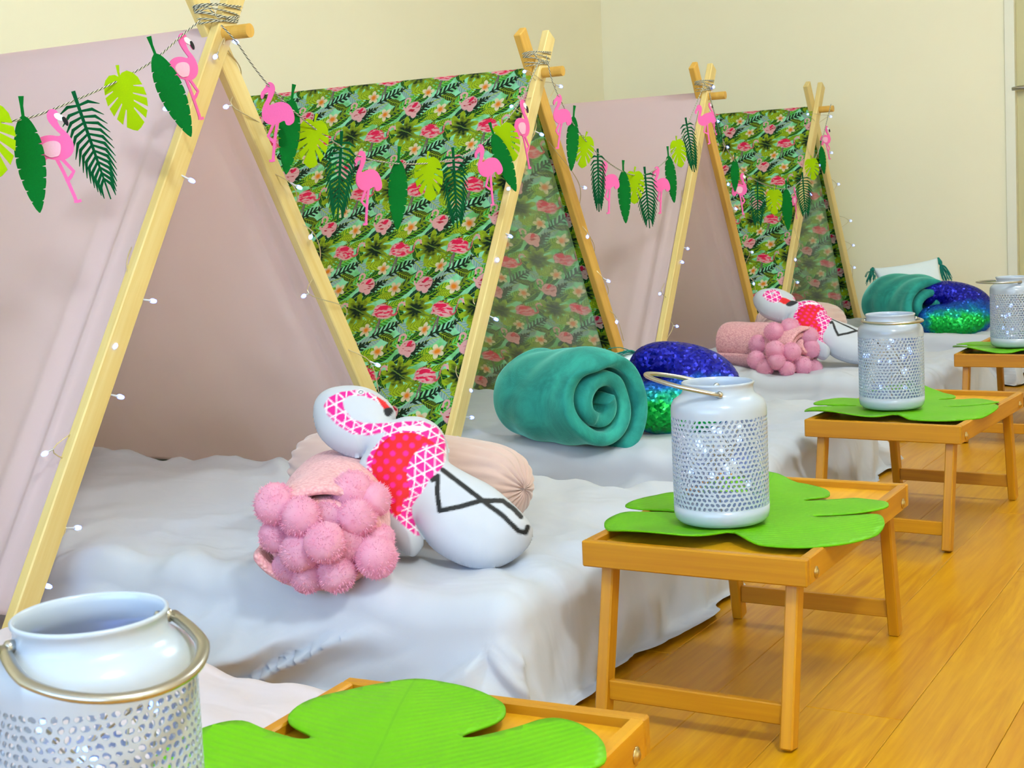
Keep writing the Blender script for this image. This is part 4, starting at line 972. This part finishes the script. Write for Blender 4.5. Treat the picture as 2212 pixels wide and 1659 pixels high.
def roll_me(L, R, turns, th, seed, sq=.92, name='roll', n=34, lump=.006, A0=1.2):
    """spiral rolled blanket along +x, both ends open, resting on z=0"""
    na = 40; N = int(turns*na); v = []; f = []; xs = [-.0]+list(np.linspace(.0, L, n))
    th_s = R*.92/turns
    for i in range(N+1):
        a = 2*PI*i/na; r = R-th_s*(a/(2*PI)) if True else R
        r = max(r, .008)
        for j in range(n):
            x = L*j/(n-1); e = min(x, L-x); rr = r*(1-.06*math.exp(-e/.02))
            w_ = lump*(math.sin(a*1.0+x*22+seed)+.6*math.sin(2*a-x*31+seed*2)+.5*math.sin(x*60+3*a))
            rr += w_*(.4+.6*r/R)
            dx = .010*math.sin(a*1.3+seed)*(1 if j == n-1 else (-1 if j == 0 else 0))+(.012*(1-r/R) if j == n-1 else 0)
            v.append((x+dx, rr*math.cos(a+A0), rr*math.sin(a+A0)*sq+R*sq))
    for i in range(N):
        for j in range(n-1): f.append((i*n+j, i*n+j+1, (i+1)*n+j+1, (i+1)*n+j))
    me = mesh(name, v, f); return me
def roll_obj(name, L, R, turns, th, seed, mat, parent, sq=.92, lump=.006, A0=1.2):
    o = obj(name, roll_me(L, R, turns, th, seed, sq, lump=lump, A0=A0), mat, parent, None, True)
    md = o.modifiers.new('thickness', 'SOLIDIFY'); md.thickness = th; md.offset = -1
    sb = o.modifiers.new('sub', 'SUBSURF'); sb.levels = 1; sb.render_levels = 1
    return o
def pompom_blanket(loc, yaw, label, poms, L=.27, R=.083, sq=.88):
    t = thing('pompom_blanket', label, 'blanket', loc, yaw, 'rolled pink pompom blankets')
    roll_obj('rolled_knit', L, R, 3.2, .014, 2., M['knit'], t, sq, .003, 3.4)
    for k, (x, y, z, s) in enumerate(poms):
        m = Matrix.Translation((x, y, z)) @ Matrix.Rotation(k*1.7, 4, 'Z') @ Matrix.Rotation(k*.9, 4, 'X') @ Matrix.Scale(s, 4)
        obj('pompom', PM[k % 3], M['pompom'], t, m, True)
    return t
# blanket seen end on: x' (axis) points at the viewer
ax1 = Vector((.52, -.855, 0)); yaw1 = math.atan2(ax1.y, ax1.x)
c1 = at(703, 1262, 2, ZT+.002); L1 = .26
org = Vector((c1.x, c1.y, ZT+.003))-ax1*(L1-.02)
def loc_at(px_, py_, d, o_, ya):                                   # pixel -> local position on the plane x'=d of a blanket
    axv = Vector((math.cos(ya), math.sin(ya), 0)); P = atp(px_, py_, o_+axv*d, axv)-o_; lat = Vector((-math.sin(ya), math.cos(ya), 0)); return (P.dot(axv), P.dot(lat), P.z)
poms1 = []
for (px_, py_, d, s) in [(596, 1090, L1+.0, 1.15), (650, 1117, L1+.02, 1.1), (712, 1112, L1-.005, .95), (770, 1118, L1+.005, 1.1), (762, 1062, L1-.02, 1.15), (805, 1080, L1-.02, 1.0), (595, 1158, L1-.005, .9), (648, 1192, L1+.02, 1.1), (702, 1172, L1+.045, 1.08), (755, 1175, L1+.01, 1.0), (812, 1203, L1+.02, 1.15), (728, 1238, L1+.02, 1.05), (665, 1245, L1+.01, .92), (622, 1225, L1-.005, .85), (820, 1165, L1-.01, .85), (790, 1150, L1-.015, .9)]:
    poms1.append(loc_at(px_, py_, d, org, yaw1)+(s,))
pompom_blanket(tuple(org), yaw1, 'rolled pink knit blanket seen end on, covered in pompoms, against the nearest flamingo pillow', poms1, L1, .088, .86)
# ---- bed by the farther pink tent: blanket lying across the view, bolster, pillow
ax3 = Vector((.93, -.36, 0)).normalized(); yaw3 = math.atan2(ax3.y, ax3.x); L3 = .29
c3 = at(1700, 803, 2, ZT+.002); org3 = Vector((c3.x, c3.y, ZT+.003))-ax3*(L3-.03)+Vector((-ax3.y, ax3.x, 0))*.045
poms3 = [loc_at(px_, py_, d, org3, yaw3)+(s,) for (px_, py_, d, s) in [(1638, 744, L3-.12, 1.1), (1672, 717, L3-.06, 1.1), (1706, 708, L3-.04, 1.1), (1748, 727, L3-.0, 1.1), (1675, 757, L3-.01, 1.1), (1710, 760, L3+.02, 1.05), (1752, 753, L3+.01, 1.1), (1634, 778, L3-.08, 1.05), (1678, 780, L3+.0, 1.0), (1652, 795, L3-.04, 1.0), (1734, 790, L3+.02, 1.05), (1758, 795, L3+.01, .95), (1700, 797, L3+.02, .9)]]
pompom_blanket(tuple(org3), yaw3, 'rolled pink knit blanket with pompom end, lying on the bed of the farther pink tent', poms3, L3, .078, .86)
e3 = at(1640, 684, 1, 4.33); put_bolster((e3.x, e3.y, ZT+.098), (e3.x+.20, e3.y+.22, ZT+.088), .088, 'blush velvet bolster with gathered end behind the farther flamingo pillow')
o3 = at(1840, 790, 2, ZT+.012); inc3 = math.radians(40)
PU3 = (rh*math.cos(.14)+fh*math.sin(.14)).normalized(); PV3 = (Vector((0, 0, 1)).cross(PU3))*math.cos(inc3)+Vector((0, 0, 1))*math.sin(inc3); PN3 = PU3.cross(PV3)
m3 = Matrix((PU3, PV3, PN3)).transposed().to_4x4(); m3.translation = Vector((o3.x, o3.y, ZT+.03))
o = obj('flamingo_pillow', pillow_me(1), M['print'], None, m3)
tag(o, 'flamingo shaped pillow with eye and red beak showing, at the farther pink tent', 'pillow', 'flamingo shaped pillows')
# ---- teal blankets
def teal_roll(loc, yaw, L, R, label, seed):
    t = thing('teal_blanket', label, 'blanket', loc, yaw, 'rolled teal blankets')
    roll_obj('rolled_plush', L, R, 2.2, .030, seed, M['plush'], t, .94, .006, -1.1); return t
ct = at(1285, 983, 2, ZT+.002)
teal_roll((ct.x-.225, ct.y+.135, ZT+.003), math.radians(-24), .25, .104, 'thick rolled teal plush blanket on the bed of the middle tropical tent', 1.)
ct4 = at(2000, 722, 2, ZT+.002)
teal_roll((ct4.x-.225, ct4.y+.30, ZT+.003), math.radians(-46), .33, .10, 'thick rolled teal plush blanket on the bed beside the far wall', 2.)
ct0 = Vector((-1.28, .70, 0))
# ---- white cushions with teal tassels
def cushion_me(S, T):
    n = 40; q = np.linspace(-1, 1, n); X, Y = np.meshgrid(q, q, indexing='ij')
    pin = 1-.10*(1-X**2)*np.abs(Y)**3-.0; pin2 = 1-.10*(1-Y**2)*np.abs(X)**3
    h = T*((1-X**2)*(1-Y**2))**.42
    wr = .004*(fbm(X*3, Y*3, 3, 3)-.5)
    a = grid_me(X*pin2*S, Y*pin*S, h+wr*(1-X**2)*(1-Y**2)); return a, (X*pin2*S, Y*pin*S, -h)
R_ = math.radians
def tassel_cushion(m, label, tas, S=.17):
    t = thing('tassel_cushion', label, 'cushion', group='white cushions with teal tassels'); t.matrix_basis = m
    a, (X, Y, Z) = cushion_me(S, S*.3)
    top = a; bot = grid_me(X[:, ::-1], Y[:, ::-1], Z[:, ::-1])
    bm = bmesh.new(); bm.from_mesh(top); bm.from_mesh(bot); bmesh.ops.remove_doubles(bm, verts=bm.verts, dist=.0005); me = bm_mesh(bm, 'cover')
    obj('cover', me, M['white_cushion'], t, None, True)
    for (sx, sy, dirv) in tas:
        c = Vector((sx*S, sy*S, 0)); dv = Vector(dirv).normalized(); rn = random.Random(int(sx*3+sy*7+20))
        bm = bmesh.new(); parts = []
        base = c+dv*.015
        k0 = tube_me([c, base+dv*.004, base+dv*.014], [.004, .009, .007], 10); bm.from_mesh(k0)
        for k in range(34):
            p1 = base+dv*.012; e = Vector((rn.uniform(-1, 1), rn.uniform(-1, 1), rn.uniform(-1, 1)))*.02
            tip = base+dv*(.075+rn.uniform(-.01, .012))+e; mid = (p1+tip)/2+e*.3+Vector((0, 0, rn.uniform(-.004, .008)))
            bm.from_mesh(tube_me(smooth_line([p1, mid, tip], 4), .0013, 4))
        obj('tassel', bm_mesh(bm, 'tassel'), M['teal_yarn'], t)
    return t
m = Matrix.Translation(at(1283, 842, 1, 2.93)) @ Matrix.Rotation(R_(24), 4, 'Z') @ Matrix.Rotation(R_(38), 4, 'X')
tassel_cushion(m, 'white square cushion with teal tassels, mostly hidden behind the teal blanket of the middle tent', [(-1, -1, (-.3, -.2, -.6)), (1, -1, (.9, -.5, -.3)), (1, 1, (-.75, -.5, .25)), (-1, 1, (.8, -.5, .25))], .125)
m = Matrix.Translation(at(1972, 628, 1, 5.40)) @ Matrix.Rotation(R_(22), 4, 'Z') @ Matrix.Rotation(R_(58), 4, 'X') @ Matrix.Rotation(R_(8), 4, 'Z')
tassel_cushion(m, 'white square cushion with teal tassels leaning behind the far teal blanket', [(-1, 1, (-.35, -.75, .55)), (1, 1, (.2, -.9, -.3)), (1, -1, (.6, -.6, 0)), (-1, -1, (-.6, -.6, 0))], .125)
# ---- sequin cushions: two rounded lobes with a notch between
def tail_me(h=.005):
    P = smooth_poly([(.040, .016), (.098, .030), (.118, .062), (.100, .098), (.055, .118), (.0, .116), (-.055, .100), (-.105, .068), (-.135, .02), (-.138, -.04), (-.11, -.085), (-.06, -.108), (.0, -.115), (.06, -.112), (.11, -.092), (.135, -.055), (.130, -.018), (.098, .006)], 4)
    A = np.array(P); lo = A.min(0)-h*2; hi = A.max(0)+h*2; X, Y = np.meshgrid(np.arange(lo[0], hi[0], h), np.arange(lo[1], hi[1], h), indexing='ij')
    ins = inside(P, X, Y); d = dist_line(P, X, Y, True); t = np.clip(d/.07, 0, 1); H = np.sqrt(np.clip(1-(1-t)**2, 0, 1))*.058; keep = ins
    idx = -np.ones(X.shape, int); k = np.flatnonzero(keep.ravel()); idx.ravel()[k] = np.arange(len(k)); n0 = len(k)
    top = np.stack([X.ravel()[k], Y.ravel()[k], H.ravel()[k]], 1); bot = top*np.array([1, 1, -1]); bot[:, 2] -= .0004
    q = np.stack([idx[:-1, :-1], idx[1:, :-1], idx[1:, 1:], idx[:-1, 1:]], -1).reshape(-1, 4); q = q[(q >= 0).all(1)]
    ed = {}
    for a in q:
        for i in range(4):
            e = (a[i], a[(i+1) % 4])
            if (e[1], e[0]) in ed: del ed[(e[1], e[0])]
            else: ed[e] = 1
    rim = np.array([(e[1], e[0], e[0]+n0, e[1]+n0) for e in ed]); F_ = np.concatenate([q, q[:, ::-1]+n0, rim])
    me = mesh('tail', np.concatenate([top, bot]), F_); return me
TM = tail_me()
def sequin_cushion(P, tilt, spin, label):
    """local x points left in the room seen from the tray tables, local y up its face, local z out of it"""
    lf = (-rh*math.cos(spin)+fh*math.sin(spin)).normalized(); nz_ = (lf.cross(Vector((0, 0, 1)))*-1)
    if nz_.dot(fh) > 0: nz_ = -nz_
    n_ = nz_*math.cos(tilt)+Vector((0, 0, 1))*math.sin(tilt); y_ = n_.cross(lf)
    m = Matrix((lf, y_, n_)).transposed().to_4x4(); m.translation = P
    if y_.z < 0: m = m @ Matrix.Rotation(PI, 4, 'X')
    o = obj('sequin_cushion', TM, M['sequin'], None, m, True)
    sb = o.modifiers.new('smooth', 'SMOOTH'); sb.iterations = 4
    return tag(o, label, 'cushion', 'blue sequin cushions')
R_ = math.radians
sequin_cushion(at(1470, 838, 1, 2.86), R_(42), R_(8), 'blue and green sequin cushion with two lobes, behind the teal blanket of the middle tent')
sequin_cushion(at(2062, 668, 1, 5.13), R_(42), R_(8), 'blue and green sequin cushion with two lobes, beside the far teal blanket')
